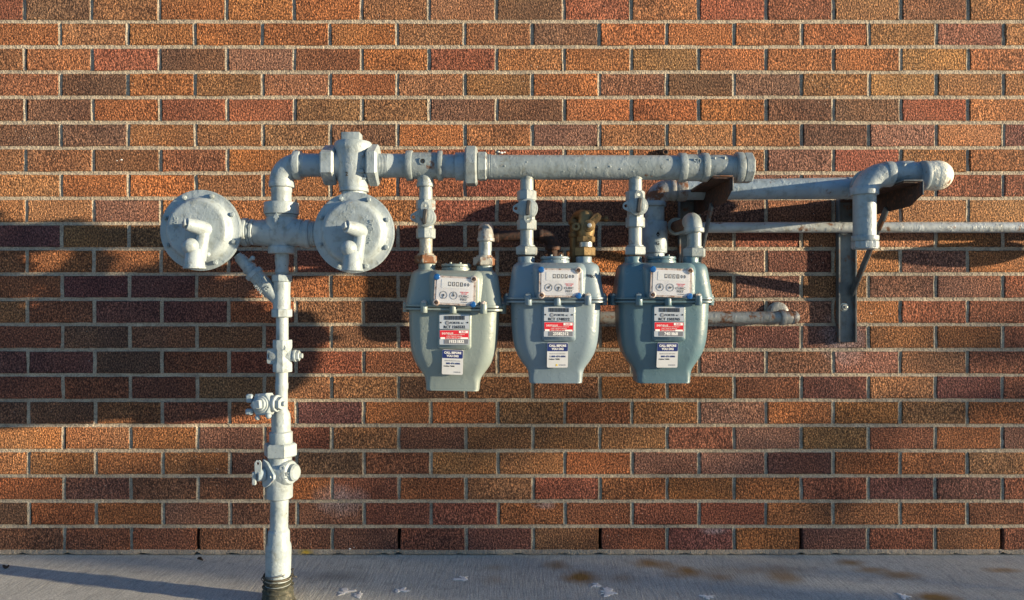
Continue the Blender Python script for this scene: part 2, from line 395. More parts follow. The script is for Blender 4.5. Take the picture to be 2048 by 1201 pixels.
mor = MB()
def jn(x, z, s=1): return noise.noise(Vector((x*60, z*60, 3.1)))*.0012*s+noise.noise(Vector((x*9, z*9, 7)))*.0006*s
XL, XR = P(head_x(0, -9), 0, 0).x, P(head_x(0, 26), 0, 0).x
prof = ((-1.05, .0022), (-.6, .0030), (0, .0034), (.6, .0028), (1.05, .0016))
for r in range(-9, 21):                            # bed joints, one tooled strip per course
    zc = P(0, bed_y(r), 0).z; n = 520 if r >= -1 else 60
    rows = []
    for i in range(n+1):
        x = XL+(XR-XL)*i/n
        rows.append([(x, d+jn(x, zc+q*.004), zc+q*HB+noise.noise(Vector((x*25, zc*40, q)))*.0012) for q, d in prof])
    b = len(mor.v); mor.v += [v for rw in rows for v in rw]
    for i in range(n):
        for q in range(4): mor.f.append((b+i*5+q, b+(i+1)*5+q, b+(i+1)*5+q+1, b+i*5+q+1))
prof_h = ((-1.15, .0008), (-.55, .0020), (0, .0027), (.55, .0024), (1.15, .0012))
for r in range(-9, 22):                            # head joints; every third one in the bottom course is left open
    zb, zt = P(0, bed_y(r), 0).z+HB*.8, P(0, bed_y(r)-PITCH, 0).z-HB*.8
    for j in range(-8, 26):
        if r == 21 and j % 3 == 0: continue
        xc = P(head_x(r, j), 0, 0).x; b = len(mor.v); n = 7
        dd = random.uniform(-.0008, .0012)
        for i in range(n+1):
            z = zb+(zt-zb)*i/n; jit = noise.noise(Vector((xc*7, z*45, 1.3)))*.0016
            for q, d in prof_h: mor.v.append((xc+q*HH+jit, max(.0004, d+dd)+jn(xc+q*.004, z), z))
        for i in range(n):
            for q in range(4): mor.f.append((b+i*5+q, b+i*5+q+1, b+(i+1)*5+q+1, b+(i+1)*5+q))
# the rough bed of mortar under the bottom course, its lower edge broken
n = 900; b = len(mor.v); z1 = P(0, bed_y(21), 0).z+HB+.002
weeps = [P(head_x(21, j), 0, 0).x for j in range(-9, 27, 3)]
for i in range(n+1):
    x = XL+(XR-XL)*i/n
    rag = .0020+.0075*max(0, noise.noise(Vector((x*22, 0, 0))))+.006*max(0, noise.noise(Vector((x*90, 2, 0)))-.05)
    dw = min(abs(x-wx) for wx in weeps)
    if dw < .012: rag += .010*(1-dw/.012)*(.8+.5*noise.noise(Vector((x*200, 5, 0))))
    for z, y in ((z1, .001), (z1-.006, -.0012), ((z1+rag)/2, -.003), (rag+.001, -.0035), (rag, .001), (rag, .05)):
        mor.v.append((x, y+jn(x, z, 1.6), z))
for i in range(n):
    for q in range(5): mor.f.append((b+i*6+q, b+i*6+q+1, b+(i+1)*6+q+1, b+(i+1)*6+q))
o = obj('mortar', mor, M['mortar'], wall, 60); o['kind'] = 'stuff'
core = MB().box(Vector(((XL+XR)/2, .13, 1.0)), XR-XL, .16, 2.1, 0)
obj('wall_core', core, M['gap'], wall, 0)

# ------------------------------------------------------------------ pipe fittings in general
OM = .34                                           # distance of the pipework's main plane from the wall
X_, Y_, Z_ = Vector((1, 0, 0)), Vector((0, 1, 0)), Vector((0, 0, 1))
def v_lathe(mb, px, prof, o=OM, seg=36):
    "turned piece on a vertical axis; prof = (pixel y, pixel radius) from the bottom up"
    if isinstance(px, tuple): pxf = lambda y: px[0]+(px[2]-px[0])*(y-px[1])/(px[3]-px[1])
    else: pxf = lambda y: px
    rr = []
    for y, r in prof:
        c = P(pxf(y), y, o); r *= S(o)
        rr.append([c+Vector((r*math.cos(2*math.pi*k/seg), r*math.sin(2*math.pi*k/seg), 0)) for k in range(seg)])
    return mb.rings(rr)
def h_lathe(mb, py, prof, o=OM, seg=36):
    "turned piece on an axis parallel to the wall; prof = (pixel x, pixel radius)"
    if isinstance(py, tuple): pyf = lambda x: py[0]+(py[2]-py[0])*(x-py[1])/(py[3]-py[1])
    else: pyf = lambda x: py
    rr = []
    for x, r in prof:
        c = P(x, pyf(x), o); r *= S(o)
        rr.append([c+Vector((0, r*math.cos(2*math.pi*k/seg), r*math.sin(2*math.pi*k/seg))) for k in range(seg)])
    return mb.rings(rr)
def band(x0, x1, r, c=1.6): return [(x0, r-c), (x0+.5, r-.5), (x0+c, r), (x1-c, r), (x1-.5, r-.5), (x1, r-c)]
def vband(y0, y1, r, c=1.6): return [(y1, r-c), (y1-.5, r-.5), (y1-c, r), (y0+c, r), (y0+.5, r-.5), (y0, r-c)]
def vhex(mb, px, y0, y1, r, o=OM, ph=0.0, n=6): return mb.hexnut(P(px, y1, o), P(px, y0, o), r*S(o)*.97, ph, n)
def hhex(mb, py, x0, x1, r, o=OM, ph=.5, n=6): return mb.hexnut(P(x0, py, o), P(x1, py, o), r*S(o)*.97, ph, n)
def threads(x0, x1, r, n): 
    out = []
    for i in range(n): 
        a = x0+(x1-x0)*i/n; b_ = (x1-x0)/n
        out += [(a, r), (a+b_*.5, r-.9)]
    return out+[(x1, r)]

# ------------------------------------------------------------------ the riser
base = P(556, 1203, OM); base.z = 0
ris = thing('gas_riser_pipe', 'cream painted vertical gas pipe rising from black wrapped base on the pavement', 'pipe', base)
mb = MB(); pr = []
for i in range(18):
    y = 1206-i*3.2; pr.append((y, 32-i*.42+2.2*math.sin(i*2.4)+(1.2 if i % 3 else -1.5)))
v_lathe(mb, 556, pr); obj('tape_wrap', mb, M['tape'], ris, 60)
mb = MB(); v_lathe(mb, (556, 1160, 559, 1000), [(1168, 25), (1150, 24.6), (1120, 24.8), (1098, 25), (1090, 24), (1085, 21.6), (1064, 21), (1061, 20), (1058, 17.6), (1000, 17.6), (985, 17.6)]); obj('pipe', mb, M['paint'], ris)
mb = MB()
for k, (yy, tl) in enumerate(((1150, .10), (1153, -.08), (1147, .22), (1156, .03))):
    c = P(556, yy, OM); rad = (28.5+k)*S(OM)
    mb.tube([c+Vector((rad*math.cos(a), rad*math.sin(a), rad*tl*math.sin(a*1+k)+.002*math.sin(3*a+k))) for a in [2*math.pi*i/30 for i in range(31-k*2)]], .0011, 6)
mb.tube([P(580, 1152, OM+.03), P(590, 1153, OM+.035), P(594, 1155, OM+.03)], .001, 6)
obj('tie_wire', mb, M['wire'], ris)
mb = MB(); v_lathe(mb, 562, vband(864, 889, 22.5)+[(862, 18.6), (836, 18.6), (828, 17.5), (818, 12.4), (815, 12.2)]); obj('reducer', mb, M['paint'], ris)
mb = MB(); v_lathe(mb, (563, 820, 564.5, 640), [(824, 12), (780, 12), (777, 12.8), (768, 12.8), (765, 12), (744, 12), (735, 12)]); obj('pipe', mb, M['paint'], ris)
mb = MB(); v_lathe(mb, 564.5, [(690, 12), (630, 12)]); obj('pipe', mb, M['paint'], ris)
mb = MB(); v_lathe(mb, 564, [(556, 12.5), (547, 12.5), (545, 14), (536, 12.2), (524, 13.8), (504, 13.8)]); obj('nipple', mb, M['paint'], ris)
mb = MB(); v_lathe(mb, 563, [(412, 20), (386, 19.7), (384, 20.8), (376, 20.8), (366, 20)]); obj('nipple', mb, M['paint'], ris)

def pipe_valve(name, label, px, yt, y0, y1, yb, r, rn, side=1, big=False):
    "in-line plug valve on the riser: hex collar ends, round body, wing on the left, nut on the right"
    c = P(px, (y0+y1)/2, OM); s = S(OM)
    t = thing(name, label, 'valve', c)
    mb = MB(); v_lathe(mb, px, [(yb, r), (yb-1.5, r+.8), (y1+2, r+.8), (y1-4, r-1.5), (y0+4, r-1.5), (y0-2, r+.8), (yt+1.5, r+.8), (yt, r)], seg=10 if not big else 12); obj('body', mb, M['paint'], t, 30)
    mb = MB(); M_ = fr(c-X_*(r+3)*s-Y_*-.0*s, c+X_*(r+6)*s)[0]; L = (2*r+9)*s
    hh = (y1-y0)/2*s
    mb.lathe(M_, [(0, hh*1.0), (L*.1, hh*1.05), (L*.5, hh*.98), (L*.8, hh*.8), (L, hh*.62)], 24); obj('plug_barrel', mb, M['paint'], t)
    mb = MB(); e = c+X_*(r+6)*s
    mb.cyl(e-X_*.003, e+X_*3*s, hh*.80, 20, ch=.001); mb.hexnut(e+X_*3*s, e+X_*10*s, hh*.62); mb.cyl(e+X_*10*s, e+X_*16*s, hh*.34, 14, ch=.001); obj('hex_nut', mb, M['paint'], t)
    mb = MB(); mb.box(Matrix.Translation(c-X_*(r+9)*s-Y_*-.004+Z_*hh*.1), 8*s, 7*s, hh*1.7, .002); mb.box(Matrix.Translation(c-X_*(r+4)*s), 8*s, 10*s, hh*.9, .002); obj('handle', mb, M['paint'], t)
    mb = MB(); Mf = face(c+X_*(-r-1)*s-Y_*(r*.55)*s)
    q = hh; mb.holed(Mf, [(-q*.50, -q*.9), (q*.1, -q*1.1), (q*.65, -q*.9), (q*.72, q*.9), (q*.1, q*1.05), (-q*.45, q*.8)], (-q*.02, 0), q*.33, -.003, .003); obj('lock_wing', mb, M['paint'], t, 30)
    mb = MB(); Mf = face(c+X_*(r*.35)*s-Y_*(r*.8)*s+Z_*hh*1.15); rr_ = hh*.36
    mb.holed(Mf, [(rr_*math.cos(a), rr_*math.sin(a)) for a in [2*math.pi*i/14 for i in range(14)]], (0, 0), rr_*.45, -.006, .003, 14); obj('stop_lug', mb, M['paint'], t, 30)
    return t
pipe_valve('riser_valve', 'small cream painted plug valve with hex nut on the middle of the riser', 565, 680, 697, 727, 744, 18.6, 14)

# large valve low on the riser
c = P(560, 944, OM); s = S(OM)
t = thing('riser_valve', 'largest painted valve on the riser just under the big union nut', 'valve', c)
mb = MB(); v_lathe(mb, 559.5, [(997, 22), (995, 25), (968, 25.5), (962, 27), (952, 29), (936, 29), (928, 26), (922, 23.5), (908, 23)]); obj('body', mb, M['paint'], t)
mb = MB(); vhex(mb, 561, 886, 913, 29, ph=.0); obj('union_nut', mb, M['paint'], t, 25)
mb = MB(); a = c+X_*8*s-Y_*.006; e = c+X_*38*s-Y_*.02+Z_*2*s
Mx, L = fr(a, e); mb.lathe(Mx, [(0, 27*s), (L*.45, 25*s), (L*.62, 22*s), (L*.66, 17*s), (L*.9, 16.5*s), (L, 13*s)], 26); obj('bonnet', mb, M['paint'], t)
mb = MB(); Mf = face(c-Y_*26*s-X_*13*s) @ Matrix.Rotation(R(-38), 4, 'Y')
mb.holed(Mf, [(-20*s, -24*s), (-8*s, -27*s), (18*s, -6*s), (18*s, 2*s), (-14*s, 32*s), (-20*s, 26*s)], (8*s, -3*s), 3.6*s, -.003, .003); obj('lock_plate', mb, M['paint3'], t, 30)
mb = MB(); mb.cyl(c-X_*24*s-Y_*18*s, c-X_*37*s-Y_*26*s, 13*s, 20, ch=.002); obj('stem', mb, M['paint3'], t)
mb = MB(); Mf = face(c-X_*32.5*s-Y_*32*s+Z_*16*s)
mb.holed(Mf, [(-6*s, -13*s), (6*s, -13*s), (6.5*s, 9*s), (3*s, 14*s), (-3*s, 14*s), (-6.5*s, 9*s)], (0, 8*s), 2.8*s, -.0025, .0025); obj('handle', mb, M['paint'], t, 30)
mb = MB(); mb.box(c-X_*41*s-Y_*30*s-Z_*6*s, 8*s, 6*s, 26*s, .002); obj('handle_tab', mb, M['paint'], t)
mb = MB(); Mf = face(c+X_*14*s-Y_*28*s+Z_*14*s); rr_ = 5.5*s
mb.holed(Mf, [(rr_*math.cos(a), rr_*math.sin(a)) for a in [2*math.pi*i/14 for i in range(14)]], (0, 0), rr_*.45, -.008, .003, 14); obj('stop_lug', mb, M['paint'], t, 30)
text('lettering', '1¼', face(c+X_*22*s-Y_*30.5*s-Z_*0*s, R(80)), .016, M['paint'], t, .01, .003)

# sideways bypass valve
c = P(526, 809, OM+.05); s = S(OM+.05)
t = thing('bypass_valve', 'cream painted square headed valve sticking out left of the riser', 'valve', c)
dirv = Vector((-.22, -.95, .10)).normalized(); sidev = dirv.cross(Z_).normalized()
mb = MB(); b0 = P(564, 806, OM); mb.tube([b0, c+Vector((.02, .02, 0)), c+Vector((.012, .0, 0))], .0165, 20); obj('branch', mb, M['paint'], t)
mb = MB(); mb.hexnut(c-dirv*.022, c+dirv*.010, 21.5*s, ph=.1, n=6); mb.cyl(c-dirv*.03, c-dirv*.012, 20*s, 20); obj('body', mb, M['paint'], t, 28)
mb = MB(); mb.cyl(c+dirv*.010, c+dirv*.015, 17*s, 24, ch=.001); mb.cyl(c+dirv*.014, c+dirv*.021, 13.5*s, 20, ch=.001); obj('bonnet', mb, M['paint'], t, 28)
Mq, L = fr(c+dirv*.020, c+dirv*.032); mb = MB(); mb.box(Mq @ Matrix.Rotation(R(8), 4, 'Z') @ Matrix.Translation((0, 0, L/2)), 17*s, 17*s, L, .002); obj('square_head', mb, M['paint'], t)
mb = MB(); mb.box(P(499, 797, OM+.055), 13*s, 9*s, 17*s, .003); mb.box(P(499, 824, OM+.055), 15*s, 9*s, 12*s, .003); obj('wing', mb, M['paint3'], t)
mb = MB(); e = P(548, 807, OM+.045); mb.cyl(e, e+X_*9*s-Y_*.003, 17*s, 20, ch=.002); mb.hexnut(e+X_*9*s-Y_*.003, e+X_*19*s-Y_*.008, 11.5*s); mb.cyl(e+X_*19*s-Y_*.008, e+X_*25*s-Y_*.01, 5*s, 12, ch=.001); obj('hex_nut', mb, M['paint'], t)
mb = MB(); mb.ball(P(537, 832, OM+.065), 6*s); mb.ball(P(515, 836, OM+.06), 5*s); obj('lug', mb, M['paint'], t)

# wye fitting with relief branch
c = P(564, 592, OM); s = S(OM)
t = thing('relief_valve', 'y shaped fitting with raised letters and a slanting relief valve on its left', 'valve', c)
mb = MB(); v_lathe(mb, 563.5, [(620, 17), (606, 17), (590, 16.5), (563, 17)]); obj('body', mb, M['paint'], t)
mb = MB(); vhex(mb, 563.5, 550, 565, 19.5, ph=0, n=8); obj('hex_collar', mb, M['paint'], t, 25)
mb = MB(); vhex(mb, 563.5, 618, 635, 20, ph=0, n=8); obj('hex_collar', mb, M['paint'], t, 25)
A = P(566, 610, OM); B = P(474, 510, OM+.01); dv = (B-A); Ld = dv.length; dn = dv.normalized()
mb = MB(); mb.tube([A, A+dn*Ld*.22, A+dn*Ld*.30, A+dn*Ld*.60], [12*s, 14.5*s, 15.5*s, 15.5*s], 24); obj('branch', mb, M['paint'], t)
mb = MB(); mb.hexnut(A+dn*Ld*.58, A+dn*Ld*.66, 17.5*s, n=8); mb.cyl(A+dn*Ld*.66, A+dn*Ld*.70, 13*s, 20); obj('collar', mb, M['paint3'], t, 25)
mb = MB(); mb.cyl(A+dn*Ld*.70, A+dn*Ld*.75, 14.5*s, 20, ch=.001); mb.cyl(A+dn*Ld*.75, A+dn*Ld*.95, 12.5*s, 24, r2=11*s, ch=.0015); mb.cyl(A+dn*Ld*.95, A+dn*Ld*.99, 8.5*s, 16); obj('relief_body', mb, M['paint3'], t)
mb = MB(); mb.cyl(A+dn*Ld*.98, A+dn*Ld*1.05, 6.5*s, 16); obj('vent_tip', mb, M['gap'], t)
q = A+dn*Ld*.86; mb = MB(); mb.tube([q, q+Vector((.018, -.006, .004)), q+Vector((.025, -.008, .008))], .0042, 12); mb.ball(q+Vector((.026, -.008, .009)), .0062); obj('test_lever', mb, M['paint3'], t)
px_ = (A+dn*Ld*.42)-Y_*15.9*s
ang = math.atan2(dn.z, dn.x)-math.pi
text('lettering', 'ERWE', face(px_+Z_*.003, ang), .020, M['paint'], t, .015, .004, .95)
text('lettering', 'WAHL', face(px_-Z_*.013-X_*.008, ang), .012, M['paint'], t, .01, .003, .9)

# cross
c = P(563, 466, OM)
t = thing('pipe_cross', 'four way painted pipe cross between the two round regulators', 'pipe fitting', c)
mb = MB(); v_lathe(mb, 563, [(507, 25), (495, 25.5), (492, 23), (480, 27), (466, 32), (450, 33), (436, 29), (431, 32)]); mb.ball(c, 34*s, (1.05, .92, .95)); obj('body', mb, M['paint'], t)
mb = MB(); h_lathe(mb, 466, [(512, 25), (530, 27), (545, 30), (563, 32), (580, 30), (596, 27), (606, 27)]); obj('cross_arm', mb, M['paint'], t)
mb = MB(); v_lathe(mb, 563, vband(406, 430, 34, 2)); obj('collar', mb, M['paint'], t)
mb = MB(); v_lathe(mb, 563.5, vband(494, 508, 26.5, 2)); obj('collar', mb, M['paint'], t)
mb = MB(); mb.slab(face(c-Y_*32*s+Z_*20*s), [(-2.5*s, -13*s), (2.5*s, -13*s), (2.5*s, 6*s), (6*s, 6*s), (0, 17*s), (-6*s, 6*s), (-2.5*s, 6*s)], -.006, .0022); obj('raised_arrow', mb, M['paint'], t)
mb = MB(); h_lathe(mb, 465, band(478, 486, 25)+band(486, 497, 28.5)+band(497, 503, 25)); hhex(mb, 465, 503, 512, 26, n=8); h_lathe(mb, 465, [(512, 24), (524, 24)]); obj('left_union', mb, M['paint'], t, 30)
mb = MB(); h_lathe(mb, 468, [(600, 26), (612, 26)]+band(612, 622, 28.5)+threads(622, 640, 25.5, 4)); obj('right_union', mb, M['paint'], t, 30)

# ------------------------------------------------------------------ regulators
def regulator(cx, cy, label, tilt, dot=False):
    o = .395; s = S(o); c = P(cx, cy, o)
    t = thing('gas_regulator', label, 'gas regulator', c, 'round gas regulators beside the riser')
    Mf = face(c)
    mb = MB(); r = 80*s
    mb.lathe(Mf, [(-.060, r*.30), (-.045, r*.42), (-.030, r*.74), (-.018, r*.90), (-.012, r*.985), (-.010, r), (-.001, r), (.001, r*.99), (.002, r*.83), (.006, r*.80), (.013, r*.79), (.019, r*.765), (.0235, r*.735), (.0258, r*.70), (.0265, r*.64), (.027, r*.40), (.027, r*.02)], 72)
    obj('diaphragm_case', mb, M['paint'], t, 50)
    mb = MB(); mb.lathe(Mf, [(-.005, r*.99), (-.0045, r*1.012), (-.0005, r*1.012), (0, r*.99)], 72); obj('rim', mb, M['paint'], t)
    for k in range(8):
        a = R(22.5+45*k+tilt); q = Mf @ Vector((r*.90*math.cos(a), r*.90*math.sin(a), .001))
        mb = MB(); mb.hexnut(q, q-Y_*.0055, 4.2*s, ph=k*.37); mb.cyl(q-Y_*.005, q-Y_*.009, 2.6*s, 10); obj('screw', mb, M['paint'], t, 25)
    mb = MB(); mb.tube([c+X_*.022+Z_*-.002-Y_*.015, c+X_*.020+Z_*.001-Y_*.040, c+X_*.013+Z_*.004-Y_*.056, c+X_*.000+Z_*.007-Y_*.068], [.019, .0185, .0175, .0155], 24); obj('vent_stub', mb, M['paint'], t)
    e = c+X_*.000+Z_*.007-Y_*.068; dv = Vector((-.7, -.65, .16)).normalized()
    mb = MB(); mb.cyl(e-dv*.004, e+dv*.005, .0155, 20, ch=.001); Mq, L = fr(e+dv*.004, e+dv*.013); mb.box(Mq @ Matrix.Translation((0, 0, L/2)) @ Matrix.Rotation(.5, 4, 'Z'), .016, .016, L, .0015); obj('square_plug', mb, M['paint'], t)
    mb = MB(); mb.tube([c+X_*.022-Y_*.030+Z_*.006, c+X_*.022-Y_*.038-Z_*.020, c+X_*.018-Y_*.040-Z_*.05, c+X_*.012-Y_*.042-Z_*.075], [.0145, .0145, .0155, .019], 22); obj('down_tube', mb, M['paint'], t)
    mb = MB(); mb.ball(c-X_*.000-Y_*.056-Z_*.044, .0200, (1, 1, 1.0)); obj('round_cap', mb, M['paint'], t)
    mb = MB(); q = c+X_*.007-Y_*.050; mb.tube([q-Z_*.050, q-Z_*.058, q-Z_*.092, q-Z_*.097], [.016, .0205, .0245, .024], 24); mb.cyl(q-Z_*.093, q-Z_*.0975, .0262, 24, ch=.001); obj('vent_outlet', mb, M['paint'], t)
    if dot: 
        mb = MB(); mb.ball(c+X_*.030-Y_*.03-Z_*.062, .007); obj('lug', mb, M['paint'], t)
    text('lettering', 'Sprague', face(c+X_*(r*.43)-Y_*.027, R(80)) if not dot else face(c-X_*(r*.52)-Y_*.0262, R(86)), .019, M['paint'], t, .012, .003)
    mb = MB(); mb.box(face(c+Z_*r*.56+X_*.003-Y_*.0255), .028, .018, .0022, .001); obj('cast_pad', mb, M['paint'], t)
    return t
regulator(401, 461, 'left round painted gas regulator hanging at the end of the cross', 3, True)
regulator(708, 465.5, 'right round painted gas regulator below the square headed plug valve', -2)
c = P(708, 430, OM); t = thing('regulator_inlet', 'short painted pipe between the plug valve and the right regulator', 'pipe fitting', P(708, 384, OM))
mb = MB(); v_lathe(mb, 708, [(500, 20), (480, 27), (460, 29), (430, 26), (396, 25), (376, 25)]); obj('body', mb, M['paint'], t)
mb = MB(); h_lathe(mb, 467, [(632, 24), (660, 24), (690, 26), (708, 26)]); obj('side_neck', mb, M['paint'], t)
c2 = P(401, 461, OM); mb = MB(); h_lathe(mb, 463, [(401, 24), (440, 24), (482, 24)]); mb.ball(c2, 26*s)
t = thing('regulator_outlet', 'short painted neck behind the left regulator leading to the cross', 'pipe fitting', c2); obj('neck', mb, M['paint'], t)

# ------------------------------------------------------------------ manifold
s = S(OM)
man = thing('manifold_pipe', 'thick grey horizontal gas pipe feeding the three meters, sealed by a cap', 'pipe', P(1000, 335, OM))
cA = P(563, 331, OM)
rb = P(597, 331, OM).x-cA.x
pts = [P(563, 372, OM)]+[cA+(-Z_*rb)*(1-math.sin(a)) + X_*rb*(1-math.cos(a)) for a in [math.pi/2*i/12 for i in range(13)]]
mb = MB(); mb.tube(pts, 23.5*s, 30); obj('elbow', mb, M['paint'], man)
mb = MB(); v_lathe(mb, 563.5, vband(363, 376, 25.3)); obj('elbow_lip', mb, M['paint'], man)
mb = MB(); h_lathe(mb, 331, band(589, 603, 29, 2.2)); obj('elbow_lip', mb, M['paint'], man)
mb = MB(); h_lathe(mb, 331, threads(600, 611, 23.7, 4)+[(612, 23), (650, 23)]); obj('pipe', mb, M['paint3'], man)
mb = MB(); h_lathe(mb, 332, [(755, 24), (759, 24)]+threads(760, 777, 24.4, 6)+[(778, 23.7), (816, 23.7)]); obj('pipe', mb, M['paint'], man)
mb = MB(); h_lathe(mb, 332, [(820, 26.5), (880, 26.5)]); v_lathe(mb, 850.5, [(372, 16), (352, 17), (345, 20)]); obj('tee', mb, M['paint2'], man)
mb = MB(); h_lathe(mb, 332, band(813, 826, 30.5)); obj('tee_lip', mb, M['paint2'], man)
mb = MB(); h_lathe(mb, 332, band(876, 886, 30)); obj('tee_lip', mb, M['paint2'], man)
mb = MB(); v_lathe(mb, 850.5, vband(366, 375, 17.5)); obj('tee_lip', mb, M['paint2'], man)
q = P(848.5, 328, OM)-Y_*26.6*s
mb = MB(); mb.holed(face(q), [(7*s*math.cos(a), 7*s*math.sin(a)) for a in [2*math.pi*i/18 for i in range(18)]], (0, 0), 5*s, -.006, .0016, 18); obj('cast_ring', mb, M['paint2'], man)
text('lettering', 'G', face(q-Y_*.0005), .0125, M['gap'], man, .03, .002)
mb = MB(); h_lathe(mb, 333, [(884, 23.3), (912, 23.3)]); obj('pipe', mb, M['paint3'], man)
mb = MB(); h_lathe(mb, 333.5, band(911, 932, 28)); obj('union_shoulder', mb, M['paint3'], man)
mb = MB(); hhex(mb, 333.5, 931, 955, 38, ph=0); obj('union_nut', mb, M['paint2'], man, 25)
mb = MB(); hhex(mb, 333.5, 955, 974, 28, n=8, ph=.5); h_lathe(mb, 334, threads(973, 982, 25.3, 3)); obj('union_tail', mb, M['paint2'], man, 25)
mb = MB(); h_lathe(mb, (335, 981, 336, 1400), [(978, 24.4), (1100, 24.4), (1360, 24.4)], seg=48); obj('pipe', mb, M['paint2'], man)
mb = MB(); h_lathe(mb, 336, [(1366, 26.5), (1405, 26.5)]); obj('coupling', mb, M['paint2'], man)
mb = MB(); h_lathe(mb, 336, band(1356, 1371, 29.3)); obj('coupling_lip', mb, M['paint2'], man)
mb = MB(); h_lathe(mb, 335.5, band(1401, 1415, 29)); obj('coupling_lip', mb, M['paint2'], man)
text('lettering', '50', face(P(1388, 328, OM)-Y_*25.2*s), .020, M['paint'], man, .01, .003)
mb = MB(); h_lathe(mb, 335, [(1413, 23), (1420, 24.5), (1455, 24.5), (1470, 22.5)]); obj('end_nipple', mb, M['paint2'], man)
q = P(1434, 321, OM)-Y_*.024
mb = MB(); mb.tube([q+Vector((.013*math.cos(a), -.001*abs(math.cos(a)), .008*math.sin(a))) for a in [math.pi*.9+1.25*math.pi*i/12 for i in range(13)]], .0032, 10); mb.ball(q+Vector((0, .002, -.002)), .008, (1.2, .5, .6)); obj('saddle_boss', mb, M['paint2'], man)
mb = MB(); h_lathe(mb, 336, threads(1460, 1470, 24.2, 3)+band(1470, 1484, 31)); hhex(mb, 336.5, 1484, 1503, 29.5, n=8, ph=.5); obj('end_cap', mb, M['paint2'], man, 25)
for xx in (1058, 1272):                              # welded outlets for the second and third meter
    mb = MB(); v_lathe(mb, xx-3.5 if xx == 1058 else xx, [(360, 13.5), (354, 14.8), (350, 14.8), (340, 13)]); obj('outlet', mb, M['paint2'], man)
mb = MB()
for k in range(16):
    x = 985+k*23+random.uniform(-6, 6); a = random.uniform(-.6, 1.2); q = P(x, 335.4, OM)+Vector((0, -math.cos(a), math.sin(a)))*24.4*s
    mb.ball(q, random.uniform(.0012, .0028), (1.2, .6, .9), 8, 6)
obj('paint_blisters', mb, M['paint2'], man)

# plug valve on top
c = P(706.5, 331, OM)
t = thing('plug_valve', 'painted valve with square key head set in the pipe above the right regulator', 'valve', c)
mb = MB(); v_lathe(mb, 707, [(379, 27), (374, 29), (368, 29), (362, 31), (345, 33.5), (325, 35), (305, 36), (300, 37.5), (290, 37.5), (286, 35.5)]); obj('body', mb, M['paint'], t)
mb = MB(); mb.box(P(703.8, 277, OM), 37*s, 30*s, 20*s, .003, 2); obj('square_head', mb, M['paint'], t)
mb = MB(); hhex(mb, 331, 647, 674, 36, ph=.5, n=6); obj('hex_end', mb, M['paint'], t, 25)
mb = MB(); hhex(mb, 331, 737, 759, 37.5, ph=.5, n=6); obj('hex_end', mb, M['paint'], t, 25)
mb = MB(); h_lathe(mb, 331, [(672, 27), (740, 27)]); obj('cross_barrel', mb, M['paint'], t)
mb = MB(); v_lathe(mb, 708, vband(377, 385, 29)); obj('retaining_ring', mb, M['paint'], t)
mb = MB(); q = P(731, 357, OM)-Y_*.026; mb.holed(face(q), [(6.5*s*math.cos(a), 6.5*s*math.sin(a)) for a in [2*math.pi*i/16 for i in range(16)]], (0, 0), 2.5*s, -.012, .003, 16); obj('stop_lug', mb, M['paint'], t, 30)
text('lettering', '2', face(P(701, 354, OM)-Y_*.0415), .013, M['gap'], t, .02, .001)
for dz in (-1, 1):
    mb = MB(); mb.box(P(723, 331-dz*16, OM)-Y_*.034, .026, .006, .010, .002); obj('cast_rib', mb, M['paint'], t)

